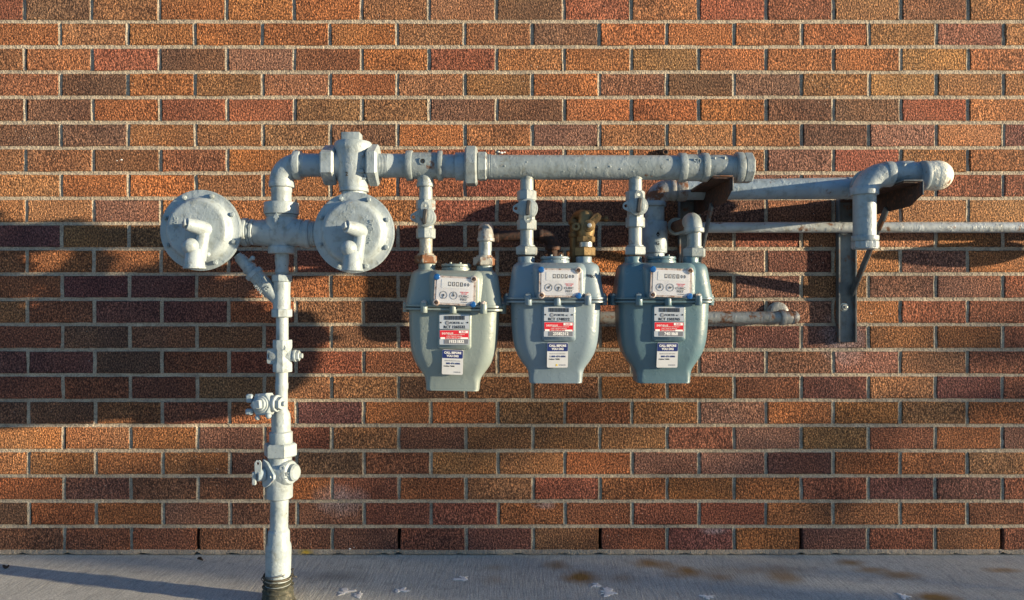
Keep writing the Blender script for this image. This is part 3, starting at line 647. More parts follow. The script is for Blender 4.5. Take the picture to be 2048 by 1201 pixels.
# ------------------------------------------------------------------ meter drops with their cocks
def drop(px, y_pipe0, y_hex0, y_disc, lever_up, matp, rusty, idx):
    words_ = ('first', 'middle', 'third')[idx]
    o = OM; s = S(o)
    yb1 = y_disc+26 if idx else y_disc+26
    yn = 494 if idx else 511
    t = thing('drop_pipe', ('rust ringed short pipe and nut down into the left meter', 'short grey pipe and nut down into the meter next to the brass valve', 'short grey pipe and nut down into the teal right meter')[idx], 'pipe', P(px, yn, o), 'short pipes from the manifold to the meters')
    mb = MB(); v_lathe(mb, px, [(y_hex0+8, 13.3), (y_pipe0+2, 13.3), (y_pipe0-4, 13.3)]); obj('pipe', mb, M['paint2'], t)
    mb = MB(); v_lathe(mb, px, [(yn+6, 13.2), (y_disc+30, 13.2)]); obj('nipple', mb, M['paint_rust'] if rusty else M['paint2'], t)
    mb = MB(); vhex(mb, px, yn, yn+17, 20.5, ph=.35, n=6); v_lathe(mb, px, vband(yn-3.5, yn+1.2, 16.5)); obj('swivel_nut', mb, M['paint_rust'] if rusty else M['paint2'], t, 25)
    c = P(px, y_disc, o)
    t = thing('shutoff_valve', ('grey lever valve above the left meter, its locking wing pointing left', 'grey lever valve above the middle meter, lever hole at the bottom', 'grey lever valve above the right meter, lever hole at the top')[idx], 'valve', c, 'lever valves over the meters')
    mb = MB(); v_lathe(mb, px, [(y_disc+24, 17), (y_disc+10, 16), (y_disc-10, 16), (y_hex0+16, 17)], seg=24); obj('body', mb, M['paint2'], t)
    mb = MB(); vhex(mb, px, y_hex0, y_hex0+20, 18.5, ph=.0, n=8); obj('hex_end', mb, M['paint2'], t, 25)
    mb = MB(); vhex(mb, px, y_disc+20, y_disc+41, 18.5, ph=.0, n=8); obj('hex_end', mb, M['paint2'], t, 25)
    f = c-Y_*.021; f2 = f+X_*2*s
    mb = MB(); mb.cyl(f2+Y_*.02, f2-Y_*.010, 19.5*s, 32, ch=.0015); mb.cyl(f2-Y_*.009, f2-Y_*.013, 15*s, 28, ch=.001); obj('plug_face', mb, M['paint2'], t)
    mb = MB(); Mf = face(f2-Y_*.004)
    mb.holed(Mf, [(-30*s, 3*s), (-28*s, 6*s), (-4*s, 20*s), (0, 0), (-4*s, -19*s), (-28*s, -6*s), (-30*s, -3*s)], (-24*s, 0), 3.3*s, -.0025, .0025); obj('lock_wing', mb, M['paint2'], t, 30)
    u = 1 if lever_up else -1
    mb = MB(); Mf = face(f2-Y_*.015)
    mb.holed(Mf, [(-7*s, -16*s*u), (7*s, -16*s*u), (8*s, 22*s*u), (4*s, 29*s*u), (-4*s, 29*s*u), (-8*s, 22*s*u)], (0, 21*s*u), 3.4*s, -.002, .003); obj('lever', mb, M['paint2'], t, 30)
    mb = MB(); mb.box(Matrix.Translation(f2-Y_*.021-Z_*0*s) @ Matrix.Rotation(R(6), 4, 'Y'), 8*s, .011, 29*s, .002); obj('turning_bar', mb, M['slot_shade_grey'], t)  # near-black colour stands in for the shaded slot on the lever
drop(851.5, 375, 401, 437, True, M['paint2'], True, 0)
drop(1053.5, 358, 382, 420, False, M['paint2'], False, 1)
drop(1270.5, 358, 383, 415, True, M['paint2'], False, 2)

# ------------------------------------------------------------------ meters
def interp(keys, z):
    for i in range(len(keys)-1):
        (z0, *a), (z1, *b) = keys[i], keys[i+1]
        if (z0 >= z >= z1) or (z0 <= z <= z1):
            n = len(keys); u = (z-z0)/(z1-z0)
            out = []
            for k in range(len(a)):
                m0 = (keys[i+1][k+1]-keys[max(i-1, 0)][k+1])/(keys[i+1][0]-keys[max(i-1, 0)][0]) if i > 0 else (b[k]-a[k])/(z1-z0)
                m1 = (keys[min(i+2, n-1)][k+1]-keys[i][k+1])/(keys[min(i+2, n-1)][0]-keys[i][0]) if i+2 < n else (b[k]-a[k])/(z1-z0)
                h = z1-z0
                out.append((2*u**3-3*u**2+1)*a[k]+(u**3-2*u**2+u)*h*m0+(-2*u**3+3*u**2)*b[k]+(u**3-u**2)*h*m1)
            return out
    return list(keys[-1][1:])
def section(hx, yf, yb, z, rc, seg=9):
    "rounded oblong outline at height z: half width hx, front at -yf, back at yb"
    pts = []; rc = min(rc, hx*.95, (yf+yb)/2*.95)
    for (cx, cy, a0) in ((hx-rc, yb-rc, 0), (-hx+rc, yb-rc, 90), (-hx+rc, -yf+rc, 180), (hx-rc, -yf+rc, 270)):
        for i in range(seg+1):
            a = R(a0+90*i/seg); pts.append(Vector((cx+rc*math.cos(a), cy+rc*math.sin(a), z)))
    return pts
def meter(px, py, col, label, idx, serial, badge, reading, rot, dials, pad=0):
    k = .001226; root = P(px, py, OM)              # py = pixel row of the body's parting flange
    t = thing('gas_meter', label, 'gas meter', root, 'gas meters hanging from the manifold')
    W = Matrix.Translation(root) @ Matrix.Rotation(R(rot), 4, 'Y') @ Matrix.Diagonal((k, k, k, 1))
    def T(v): return W @ Vector(v)
    def FR(x, y, z, r=0): return W @ face(Vector((x, y, z)), R(r)) @ Matrix.Diagonal((1/k, 1/k, 1/k, 1))
    def add(name, mb, mat, par=t, sm=38, c=None): return obj(name, mb, mat, par, sm, c)
    up = [(76, 69, 30, 34, 20), (75.5, 79, 40, 46, 26), (73, 84.5, 46, 52, 26), (66, 88.5, 50, 56, 26), (40, 93, 54, 60, 28), (16, 96.5, 58, 64, 28), (5, 98, 60, 66, 28)]
    lo = [(-5, 92.5, 54, 60, 32), (-60, 90, 53, 58, 32), (-90, 86, 51, 54, 31), (-110, 79.5, 48, 50, 30), (-126, 70, 43, 44, 26), (-141, 59, 38, 38, 18), (-152, 55.5, 36, 35, 12), (-168, 54, 35.5, 33, 10)]
    mb = MB(); mb.rings([[T(p) for p in section(*interp(up, z)[:3], z, interp(up, z)[3])] for z in [76, 75.5, 74.4, 73, 70, 66, 58, 48, 40, 30, 22, 16, 10, 5]]); add('upper_case', mb, M['meter'], c=col)
    zs = [-5-i*4 for i in range(41)]+[-168]
    mb = MB(); mb.rings([[T(p) for p in section(*interp(lo, z)[:3], z, interp(lo, z)[3])] for z in zs]); add('lower_case', mb, M['meter'], c=col)
    mb = MB(); mb.rings([[T(p) for p in section(53.5, 37, 35, z, 12)] for z in (-166.5, -169.3)]); add('base_trim', mb, M['meter'], c=col)
    for z0, z1 in ((.8, 5.8), (-5.8, -.8)):
        mb = MB(); mb.rings([[T(p) for p in section(101-q_, 65-q_, 70-q_, z, 32)] for z, q_ in ((z0, 1), (z0+.8, 0), (z1-.8, 0), (z1, 1))]); add('flange', mb, M['meter'], c=tuple(x*.96 for x in col))
    mb = MB(); mb.rings([[T(p) for p in section(97, 63, 68, z, 32)] for z in (-.9, .9)]); add('gasket', mb, M['gap'])
    for bx, by in ((-57, -64), (1, -64), (62, -64), (-100, -10), (100, -10), (-99, 40), (99, 40)):
        mb = MB(); mb.cyl(T((bx, by, -11)), T((bx, by, 9 if bx != 1 else 5)), 7.2*k, 16, ch=.0012); b_ = add('bolt_boss', mb, M['meter'], c=col)
        mb = MB(); mb.hexnut(T((bx, by, 8.5 if bx != 1 else 4.5)), T((bx, by, 12.5 if bx != 1 else 7)), 5*k, ph=bx*.1); mb.ball(T((bx, by, 13 if bx != 1 else 7)), 3.2*k, (1, 1, .6), 10, 6); add('bolt', mb, M['steel'] if idx else M['bezel'], b_)
    # cover on top and pipe stubs
    mb = MB(); mb.cyl(T((1, 4, 74)), T((1, 4, 82)), 31*k, 32, ch=.001); mb.cyl(T((1, 4, 82)), T((1, 4, 84)), 29*k, 32); mb.cyl(T((1, 4, 84)), T((1, 4, 90)), 31.5*k, 32, ch=.0015); add('top_cover', mb, M['meter'], c=col)
    for a in (35, 145, 250, 290):
        mb = MB(); mb.cyl(T((1+29*math.cos(R(a)), 4+27*math.sin(R(a)), 80)), T((1+29*math.cos(R(a)), 4+27*math.sin(R(a)), 93)), 2.6*k, 10); add('cover_screw', mb, M['meter'], c=col)
    for sx, rr_ in ((-60, 17.5), (60, 16.5)):
        mb = MB(); mb.cyl(T((sx+pad, 0, 70)), T((sx+pad, 0, 90)), rr_*k, 28, ch=.001); mb.cyl(T((sx+pad, 0, 72)), T((sx+pad, 0, 78)), (rr_+4)*k, 28, ch=.002); add('pipe_stub', mb, M['meter'], c=tuple(x*1.1 for x in col))
    # index box
    ix, iz, ir = 5, 34, -2.2 if idx != 1 else -.6
    mb = MB(); mb.rings([[T(p) for p in [Vector((ix+a, -y, iz+b)) for a, b in rr_]] for y, rr_ in ((48, rrect(56, 41, 16)), (60, rrect(50, 36, 14)), (66, rrect(46, 32, 10)), (67, rrect(44, 31, 8)))]); add('index_mount', mb, M['meter'], c=col)
    IY = -67
    Fm = FR(ix, IY, iz, ir)
    def plate(w_, h_, r_, z0, z1, x=0, y=0): 
        m_ = MB(); return m_.slab(Fm, [((x+a)*k, (y+b)*k) for a, b in rrect(w_, h_, r_)], z0, z1)
    bz = add('index_bezel', plate(41, 28.5, 5, -.004, .0095), M['bezel'])
    dl = add('index_dial', plate(36.5, 25, 3, .0095, .0101), M['white'])
    zf = .0104
    def at(x, y, z=zf): return Fm @ Matrix.Translation((x*k, y*k, z))
    mb = MB(); mb.slab(at(0, 0, 0), [((x_+0)*k, (y_+13)*k) for x_, y_ in rrect(27, 8.5, 1.5)], .0100, .0106); add('counter_window', mb, M['sticker'], dl)
    for i, ch in enumerate(reading):
        mb = MB(); mb.slab(at(-11+i*7.8, 13, 0), [(a*k, b*k) for a, b in rrect(2.9, 4.2, .4)], .0106, .0108); add('counter_wheel', mb, M['dial_ink'], dl, 0)
        text('lettering', ch, at(-11+i*7.8, 13, .0110), 7*k, M['paler'], dl, .02, .0002)
    text('lettering', '0 0', at(23, 12.6, .0109), 8.6*k, M['dial_ink'], dl, .035, .0003, .9)
    for q_, (dx_, ang_) in enumerate(zip((-22, -2), dials)):
        mb = MB(); mb.holed(at(dx_, -9.5), [(7.6*k*math.cos(a), 7.6*k*math.sin(a)) for a in [2*math.pi*i/24 for i in range(24)]], (0, 0), 6.9*k, 0, .0003, 24)
        mb.slab(at(dx_, -9.5), [(2.3*k*math.cos(a), 2.3*k*math.sin(a)) for a in [2*math.pi*i/12 for i in range(12)]], 0, .0006)
        ca, sa = math.cos(R(ang_)), math.sin(R(ang_))
        mb.slab(at(dx_, -9.5), [(k*(-sa*.9), k*(ca*.9)), (k*(6.2*ca-.3*sa), k*(6.2*sa+.3*ca)), (k*(6.2*ca+.3*sa), k*(6.2*sa-.3*ca)), (k*(sa*.9), k*(-ca*.9))], 0, .0007)
        for a in range(10): mb.slab(at(dx_+5.6*math.cos(R(36*a+18)), -9.5+5.6*math.sin(R(36*a+18))), [(.28*k*math.cos(x_), .28*k*math.sin(x_)) for x_ in (0, 1.57, 3.14, 4.71)], 0, .0003)
        add('test_dial', mb, M['dial_ink'], dl, 0)
    text('lettering', 'CUBIC', at(18.5, -10.5), 6.3*k, M['dial_ink'], dl, .02, .0003, 1.05); text('lettering', 'FEET', at(18.5, -16.6), 6.3*k, M['dial_ink'], dl, .02, .0003, 1.05)
    text('lettering', 'TEMP COMP', at(19, -2.4), 3.1*k, M['red'], dl, .03, .0003); text('lettering', 'BTC 60F', at(19, -5.6), 3.1*k, M['red'], dl, .03, .0003)
    text('lettering', '0.1 PER REV', at(20, -22), 2.5*k, M['dial_ink'], dl, .0, .0003)
    for sx, sy in ((-1, 1), (1, -1)):
        q_ = at(sx*37, sy*25.5 if sy > 0 else -25, .0085); mb = MB(); mb.lathe(q_, [(0, 6.2*k), (.0025, 6.2*k), (.004, 5*k), (.0045, 2*k)], 18); add('blue_seal', mb, M['blueseal'])
    for sx, sy in ((1, 1), (-1, -1)):
        q_ = at(sx*36, sy*25, .0085); mb = MB(); mb.lathe(q_, [(0, 7*k), (.003, 6.6*k), (.0045, 5.2*k), (.0046, 4.6*k), (.0028, 4.3*k), (.0028, .2*k)], 18); add('screw_seat', mb, M['bezel'])
        mb = MB(); mb.lathe(q_, [(.0025, 3.4*k), (.0042, 3*k), (.0046, 1*k)], 12); mb.box(q_ @ Matrix.Translation((0, 0, .0046)) @ Matrix.Rotation(.6, 4, 'Z'), 5.6*k, 1.2*k, .0012, 0); add('screw', mb, M['rust'])
    mb = MB(); mb.rings([[Fm @ Vector((a*k, b*k, z)) for a, b in rrect(w_, h_, 3)] for w_, h_, z in ((36.2, 24.7, .0112), (36.2, 24.7, .0125), (35, 23.5, .0138))]); add('dial_cover', mb, M['glass'])
    # nameplates and sticker on the lower case
    FY = -55
    px0 = 4
    mb = MB(); mb.rings([[T(p) for p in [Vector((px0+a, -y, -46+b)) for a, b in rr_]] for y, rr_ in ((50, rrect(35, 37.5, 7)), (57.2, rrect(33, 36, 5)), (58.4, rrect(31.5, 34.5, 4)))]); add('label_pad', mb, M['meter'], c=col)
    Fl = FR(px0, -58.6, -46, -.5 if idx else 1.0)
    def lt(x, y, z=.0012): return Fl @ Matrix.Translation((x*k, y*k, z))
    mb = MB(); mb.slab(lt(0, 18, 0), [(a*k, b*k) for a, b in rrect(29.5, 14.2, 1.5)], 0, .001); p1 = add('serial_plate', mb, M['plate'], sm=0)
    mb = MB(); x = -20; rb_ = random.Random(idx+3)
    while x < 20.5:
        w_ = rb_.choice((.5, .5, .9, 1.4)); mb.slab(lt(x+w_/2, 26), [(-w_/2*k, -4*k), (w_/2*k, -4*k), (w_/2*k, 4*k), (-w_/2*k, 4*k)], 0, .0003); x += w_+rb_.choice((.5, .6, 1.0))
    add('barcode', mb, M['black'], p1, 0)
    mb = MB(); mb.slab(lt(-13.5, 16), [(4.2*k*math.cos(a), 4.2*k*math.sin(a)) for a in [2*math.pi*i/20 for i in range(20)]], 0, .0003); add('round_logo', mb, M['grey_ink'], p1, 0)
    mb = MB(); mb.slab(lt(-12.9, 16.2), [(-3*k, -.9*k), (0, .9*k), (3.2*k, 1.1*k), (3.0*k, 2.0*k), (-.5*k, 2.0*k), (-3.3*k, .2*k)], .0003, .0005); mb.slab(lt(-14, 14.2), [(-2*k, -.9*k), (2.6*k, .2*k), (2.4*k, 1.1*k), (-2.4*k, .1*k)], .0003, .0005); add('logo_swoosh', mb, M['plate'], p1, 0)
    text('lettering', 'FORTIS', lt(1.2, 15.7), 6.2*k, M['black'], p1, .02, .0003); text('lettering', 'BC', lt(16.3, 15.2), 4.2*k, M['black'], p1, .01, .0003)
    text('lettering', 'RCT '+serial, lt(0.3, 7.4), 7.6*k, M['black'], p1, .035, .0003, 1.0)
    for sx in (-26.8, 26.8):
        mb = MB(); mb.lathe(lt(sx, 16.5, .0008), [(0, 1.9*k), (.0012, 1.2*k)], 10); add('rivet', mb, M['black'], p1)
    mb = MB(); mb.slab(lt(0, -13, 0), [(a*k, b*k) for a, b in rrect(29.5, 14.6, 1.2)], 0, .001); p2 = add('maker_plate', mb, M['plate'], sm=0)
    mb = MB(); mb.slab(lt(0, -7.6), [(a*k, b*k) for a, b in rrect(28.8, 8.6, .4)], 0, .0003); rd = add('red_field', mb, M['red'], p2, 0)
    text('lettering', 'sensus', lt(-13.5, -4.6, .0016), 8.2*k, M['paler'], p2, .0, .0003, 1.1)
    mb = MB(); mb.slab(lt(18.5, -2.2, .0016), [(a*k, b*k) for a, b in rrect(9, 2.3, .3)], 0, .0003)
    mb.slab(lt(20, -18.0+3.2, .0016), [(a*k, b*k) for a, b in rrect(7.5, 1.7, .3)], 0, .0003); mb.slab(lt(-23, -14.6, .0016), [(a*k, b*k) for a, b in rrect(4.5, 1.9, .3)], 0, .0003); add('white_fields', mb, M['paler'], p2, 0)['kind'] = 'stuff'
    text('lettering', 'R-275', lt(18.5, -2.3, .0020), 3.8*k, M['red'], p2, .02, .0003)
    text('lettering', 'MAXIMUM OPERATING PRESSURE', lt(4, -7.6, .0016), 2.2*k, M['paler'], p2, .0, .0003); text('lettering', '5 PSIG  MADE IN CANADA', lt(0, -10.9, .0016), 2.7*k, M['paler'], p2, .0, .0003)
    text('lettering', 'TEMP COMP INT BASE', lt(-1.5, -14.8, .0016), 3.0*k, M['paler'], p2, .01, .0003)
    mb = MB(); mb.slab(lt(4, -21.5), [(a*k, b*k) for a, b in rrect(24, 4.6, .3)], 0, .0003); add('number_field', mb, M['grey_ink'], p2, 0)
    text('lettering', badge, lt(4, -21.7, .0016), 8.4*k, M['paler'], p2, .03, .0003, .93)
    sx0, sz0 = (px0-3, -109.5) if idx == 0 else (px0-2, -111)
    Fs = W @ face(Vector((sx0, -52.6, sz0)), R(-1 if idx == 0 else 0)) @ Matrix.Rotation(R(0), 4, 'X') @ Matrix.Diagonal((1/k, 1/k, 1/k, 1)) @ Matrix.Rotation(R(9.5), 4, 'X')
    def st(x, y, z=.0006): return Fs @ Matrix.Translation((x*k, y*k, z))
    mb = MB(); mb.slab(st(0, 0, -.003), [(a*k, b*k) for a, b in rrect(21, 25.5, 2.5)], 0, .0035); s1 = add('warning_sticker', mb, M['sticker'], sm=0)
    mb = MB(); mb.slab(st(0, 16.6), [(a*k, b*k) for a, b in rrect(20.6, 8.4, 2)], 0, .0002); add('navy_field', mb, M['navy'], s1, 0)
    text('lettering', 'CALL BEFORE', st(0, 19.6, .0010), 6.1*k, M['paler'], s1, .04, .0003, .92); text('lettering', 'YOU DIG', st(0, 12.9, .0010), 6.1*k, M['paler'], s1, .04, .0003, .95)
    text('lettering', 'Gas line location information', st(0, 3.2), 2.7*k, M['grey_ink'], s1, 0, .0003)
    text('lettering', '1-800-474-6886' if idx == 1 else '800-474-6886', st(0 if idx == 1 else 1.5, -2.6), 5.0*k, M['navy'], s1, .035, .0003)
    text('lettering', 'Cellular *6886', st(-6.5, -8.2), 3.7*k, M['black'], s1, .03, .0003)
    text('lettering', 'FORTIS BC', st(10, -20.3), 3.0*k, M['grey_ink'], s1, .01, .0003)
    if idx == 1:
        mb = MB(); mb.slab(st(-1.5, -20.2), [(2.1*k*math.cos(a), 2.1*k*math.sin(a)) for a in [2*math.pi*i/14 for i in range(14)]], 0, .0002); add('round_logo', mb, M['yellow'], s1, 0)
        hw = W @ face(Vector((65, -52.6, 49)), R(-7)) @ Matrix.Diagonal((1/k, 1/k, 1/k, 1)) @ Matrix.Rotation(R(-9), 4, 'X')
        mb = MB()
        for stroke in ([(-12, 3.5), (-7, 4.3), (-12, -2.5), (-5, -2.2)], [(-3, 2.5), (-3.6, -.3), (0, -.6), (.2, 2.6), (.2, -3)], [(3, 2.5), (2.4, -.3), (5, -.6), (5.2, 2.6), (5.2, -3)], [(9, 1.5), (7.5, -1), (9, -3), (11.5, -2), (11.6, .8), (9.4, 1.8)]):
            mb.tube([hw @ Vector((a*k, b*k, .0008)) for a, b in stroke], .0007, 6)
        add('marker_writing', mb, M['black'])
    return t
def rrect(hw, hh, r, n=4):
    out = []
    for cx, cy, a0 in ((hw-r, hh-r, 0), (-hw+r, hh-r, 90), (-hw+r, -hh+r, 180), (hw-r, -hh+r, 270)):
        for i in range(n+1):
            a = R(a0+90*i/n); out.append((cx+r*math.cos(a), cy+r*math.sin(a)))
    return out
meter(910, 615.5, (.190, .238, .238), 'grey green gas meter hanging lowest at the left of the three', 0, '1265532', '19331832', '8281', 1.0, (-95, 95), 0)
meter(1110, 600.5, (.155, .215, .262), 'blue grey middle gas meter with black marker writing and a brass valve', 1, '1740212', '23582312', '0337', 0, (45, -95), 0)
meter(1322, 600.5, (.082, .150, .188), 'dark teal gas meter at the right of the three', 2, '1503765', '7401868', '0221', 0, (85, 15), 2)

# ------------------------------------------------------------------ outlet of the first meter, running behind the others to the wall
s = S(OM)
t = thing('outlet_pipe', 'rusty pipe from the left meter passing behind the others into the wall', 'pipe', P(970, 515, OM))
mb = MB(); vhex(mb, 969, 515, 532, 20.5, ph=.2); v_lathe(mb, 969, vband(511.5, 516, 16.5)); obj('swivel_nut', mb, M['paint_rust'], t, 25)
mb = MB(); v_lathe(mb, 970.5, [(520, 13), (478, 13)]); obj('pipe', mb, M['paint2'], t)
ce = P(971.5, 458, OM)
mb = MB(); ct = P(971.5, 483, OM); rb = 20*s
mb.tube([ct, ce-Z_*rb]+[ce+(-Z_*rb)*(1-math.sin(a))+Y_*rb*(1-math.cos(a)) for a in [math.pi/2*i/10 for i in range(11)]]+[ce+Y_*rb*1.4], 15.5*s, 28); obj('elbow', mb, M['grey_rust'], t)
mb = MB(); v_lathe(mb, 971.5, vband(476, 484, 17.5)); obj('elbow_lip', mb, M['grey_rust'], t)
ob = .13; zb = ce.z; xb = ce.x
mb = MB(); mb.cyl(ce+Y_*rb*1.2, Vector((xb, -ob, zb)), .0155, 20)
mb.cyl(Vector((xb-.022, -ob, zb)), Vector((xb+.03, -ob, zb)), .0215, 20, ch=.002)
obj('back_nipple', mb, M['rust_dark'], t)
xd = P(1106, 480, ob).x; zr = P(1500, 635.5, ob).z; rr_ = .030
mb = MB(); mb.cyl(Vector((xb, -ob, zb)), Vector((xd-rr_, -ob, zb)), .0158, 20)
obj('pipe', mb, M['rust_dark'], t)
e = Vector((xd, -ob, zb)); mb = MB(); mb.tube([e-X_*rr_*1.2]+[e+(-X_*rr_)*(1-math.sin(a))+(-Z_*rr_)*(1-math.cos(a)) for a in [math.pi/2*i/10 for i in range(11)]]+[e-Z_*rr_*1.3], .0195, 22); mb.cyl(e-X_*rr_*1.35, e-X_*rr_*.95, .0225, 20, ch=.001); mb.cyl(e-Z_*rr_*.95, e-Z_*rr_*1.35, .0225, 20, ch=.001); obj('elbow', mb, M['rust_dark'], t)
mb = MB(); mb.cyl(e-Z_*rr_, Vector((xd, -ob, zr+rr_)), .0158, 20); obj('pipe', mb, M['rust_dark'], t)
e = Vector((xd, -ob, zr)); mb = MB(); mb.tube([e+Z_*rr_*1.3]+[e+(Z_*rr_)*(1-math.sin(a))+(X_*rr_)*(1-math.cos(a)) for a in [math.pi/2*i/10 for i in range(11)]]+[e+X_*rr_*1.3], .0195, 22); obj('elbow', mb, M['rust_dark'], t)
xe = P(1588, 635, ob).x; e = Vector((xe, -ob, zr))
mb = MB(); mb.cyl(Vector((xd+rr_, -ob, zr)), Vector((xe-.03, -ob, zr)), .0170, 24); obj('pipe', mb, M['grey_rust'], t)
mb = MB(); ra = .024; mb.tube([e-X_*ra*1.2]+[e+(-X_*ra)*(1-math.sin(a))+(Y_*ra)*(1-math.cos(a)) for a in [math.pi/2*i/10 for i in range(11)]]+[e+Y_*ra*1.3], .0190, 26); mb.ball(e+X_*-.002+Y_*.004, .0198); obj('elbow', mb, M['grey_rust'], t)
mb = MB(); mb.cyl(e-X_*ra*1.7, e-X_*ra*1.1, .0225, 24, ch=.0015); obj('elbow_lip', mb, M['grey_rust'], t)
mb = MB(); mb.cyl(e+Y_*ra, Vector((xe, .01, zr)), .0168, 20); obj('wall_nipple', mb, M['rust'], t)
fx = Vector((xe-.0, .0, zr+.010)); mb = MB(); mb.lathe(face(fx+Y_*.0), [(-.01, .034), (.004, .034), (.007, .031), (.010, .024), (.010, .016)], 32); obj('wall_flange', mb, M['grey_rust'], t)

# ------------------------------------------------------------------ brass valve and what stands behind it
c = P(1175, 462, OM); s = S(OM)
t = thing('brass_valve', 'unpainted brass valve standing on the outlet of the middle meter', 'valve', P(1171, 512, OM))
mb = MB(); vhex(mb, 1171, 495, 513, 20, ph=.3); obj('swivel_nut', mb, M['brass'], t, 25)
mb = MB(); v_lathe(mb, 1171.5, threads(-496, -484, 12.5, 4) if False else [(498, 13), (484, 13)]); obj('grey_sleeve', mb, M['steel'], t)
mb = MB(); vhex(mb, 1172, 473, 485, 16.5, ph=.1, n=6); v_lathe(mb, 1172, [(474, 15), (466, 17), (452, 18), (440, 15), (430, 14.5), (424, 12), (421, 8)]); obj('body', mb, M['brass'], t, 30)
f = P(1176, 454, OM)-Y_*.016
mb = MB(); mb.cyl(f+Y_*.016, f-Y_*.012, 12*s, 24, ch=.0015); mb.cyl(f-Y_*.011, f-Y_*.016, 8*s, 20, ch=.001); obj('bonnet', mb, M['brass'], t)
mb = MB(); mb.cyl(f-Y_*.015, f-Y_*.022, 4.5*s, 14, ch=.001); obj('stem', mb, M['steel'], t)
a = P(1176, 454, OM); q = P(1195, 434, OM)
dq = (q-a); an = math.atan2(dq.z, dq.x)
mb = MB(); mb.slab(face(f-Y_*.006, an), [(-6*s, -7.5*s), (24*s, -8*s), (31*s, -5*s), (31*s, 5*s), (24*s, 8*s), (-6*s, 7.5*s)], -.006, .004); obj('lock_wing', mb, M['brass_old'], t, 30)
text('lettering', 'BRAY', face(f-Y_*.0105+(q-a)*.72, an-R(8)), .0085, M['brass'], t, .02, .0015)
mb = MB(); mb.holed(face(P(1151, 455, OM)-Y_*.014), [(8*s*math.cos(x), 8*s*math.sin(x)) for x in [2*math.pi*i/18 for i in range(18)]], (0, 0), 3.4*s, -.010, .006, 18); mb.box(P(1160, 455, OM)-Y_*.006, 14*s, .014, 12*s, .002); obj('side_lug', mb, M['brass'], t, 30)
mb = MB(); mb.holed(face(P(1175, 478, OM)-Y_*.018), [(6*s*math.cos(x), 7*s*math.sin(x)) for x in [2*math.pi*i/16 for i in range(16)]], (0, 0), 2*s, -.01, .003, 16); obj('lower_lug', mb, M['brass'], t, 30)
e = P(1170, 438, OM); mb = MB(); mb.cyl(e, e+X_*32*s, 6*s, 16, ch=.001); mb.cyl(e+X_*32*s, e+X_*37*s, 3.8*s, 14); mb.cyl(e+X_*37*s, e+X_*46*s, 6.6*s, 16, ch=.0015); obj('cross_stem', mb, M['brass_old'], t)
t = thing('back_pipe', 'bent tarnished brass pipe dropping close behind the brass valve', 'pipe', P(1150, 517, OM-.06))
o_ = OM-.055; s = S(o_); e = P(1150, 433, o_)
mb = MB(); mb.tube([P(1150, 545, o_), P(1150, 450, o_), P(1151, 440, o_), P(1155, 433, o_), P(1163, 430, o_+.02), P(1170, 431, o_+.05)], 10.5*s, 20); obj('pipe', mb, M['brass_old'], t)
mb = MB(); v_lathe(mb, 1150, vband(466, 476, 13.5), o=o_); v_lathe(mb, 1150, vband(440, 450, 13.5), o=o_); obj('collar', mb, M['brass_old'], t)

# ------------------------------------------------------------------ outlet of the third meter and the thin wall pipe
s = S(OM)
t = thing('wall_pipe', 'thin blue grey pipe along the wall from the right meter to the picture edge', 'pipe', P(1388, 514, OM))
mb = MB(); vhex(mb, 1388.5, 497, 515, 20.5, ph=.1); v_lathe(mb, 1388.5, vband(493.5, 498, 16.5)); obj('swivel_nut', mb, M['paint2'], t, 25)
mb = MB(); v_lathe(mb, 1388.5, [(500, 14), (460, 14)]); obj('pipe', mb, M['paint2'], t)
ce = P(1387, 441, OM); rb = 20*s; wo = .042
back = Vector((P(1398, 457, wo).x-.075, -wo, P(1398, 456, wo).z))
bd = (Vector((back.x, -wo, 0))-Vector((ce.x, ce.y, 0))).normalized()
mb = MB(); mb.tube([P(1388, 465, OM), ce-Z_*rb]+[ce+(-Z_*rb)*(1-math.sin(a))+bd*rb*(1-math.cos(a)) for a in [math.pi/2*i/10 for i in range(11)]]+[ce+bd*rb*1.5], 17.5*s, 28); obj('elbow', mb, M['paint2'], t)
mb = MB(); v_lathe(mb, 1388, vband(456, 466, 20)); obj('elbow_lip', mb, M['paint2'], t)
bk = Vector((back.x, -wo, back.z)); 
mb = MB(); mb.tube([ce+bd*rb*1.3, ce+bd*rb*2+Z_*0, bk-bd*.02], .0165, 22); obj('cross_pipe', mb, M['rust'], t)
mb = MB(); mb.cyl(bk-bd*.045, bk-bd*.02, .0255, 24, ch=.002); mb.ball(bk, .0225); mb.cyl(bk, bk+X_*.04, .022, 20, ch=.002); obj('back_elbow', mb, M['paint2'], t)
zp = P(1700, 455.5, wo).z
xr = 2.3
mb = MB(); n = 40
mb.tube([Vector((bk.x+.02+(xr-bk.x-.02)*i/n, -wo, zp+(bk.z-zp)*max(0, 1-i/6))) for i in range(n+1)], .0156, 22); obj('long_pipe', mb, M['paint_rust'] if False else mat_paint('streaked_blue_paint', (.38, .43, .47), (.32, .36, .38), rust=.24, lump=.8), t)
e = Vector((xr, -wo, zp)); mb = MB(); mb.tube([e-X_*.01]+[e+Vector((.035*math.sin(a), .035*(1-math.cos(a)), 0)) for a in [math.pi/2*i/8 for i in range(9)]]+[e+Vector((.035, .06, 0))], .02, 20); obj('end_elbow', mb, M['paint2'], t)
mb = MB(); q = Vector((1.52, -.10, .952)); mb.lathe(fr(q, q+X_)[0], [(-.02, .008), (0, .014), (.10, .020), (.14, .030), (.24, .036), (.29, .036), (.32, .028), (.335, .012)], 24); mb.tube([q+X_*.2, q+Vector((.2, .03, .03)), Vector((1.72, -wo, zp))], .012, 12); obj('shadow_fitting', mb, M['paint2'], t)  # unseen fitting added beyond the frame, shaped to cast a rounded shadow on the wall

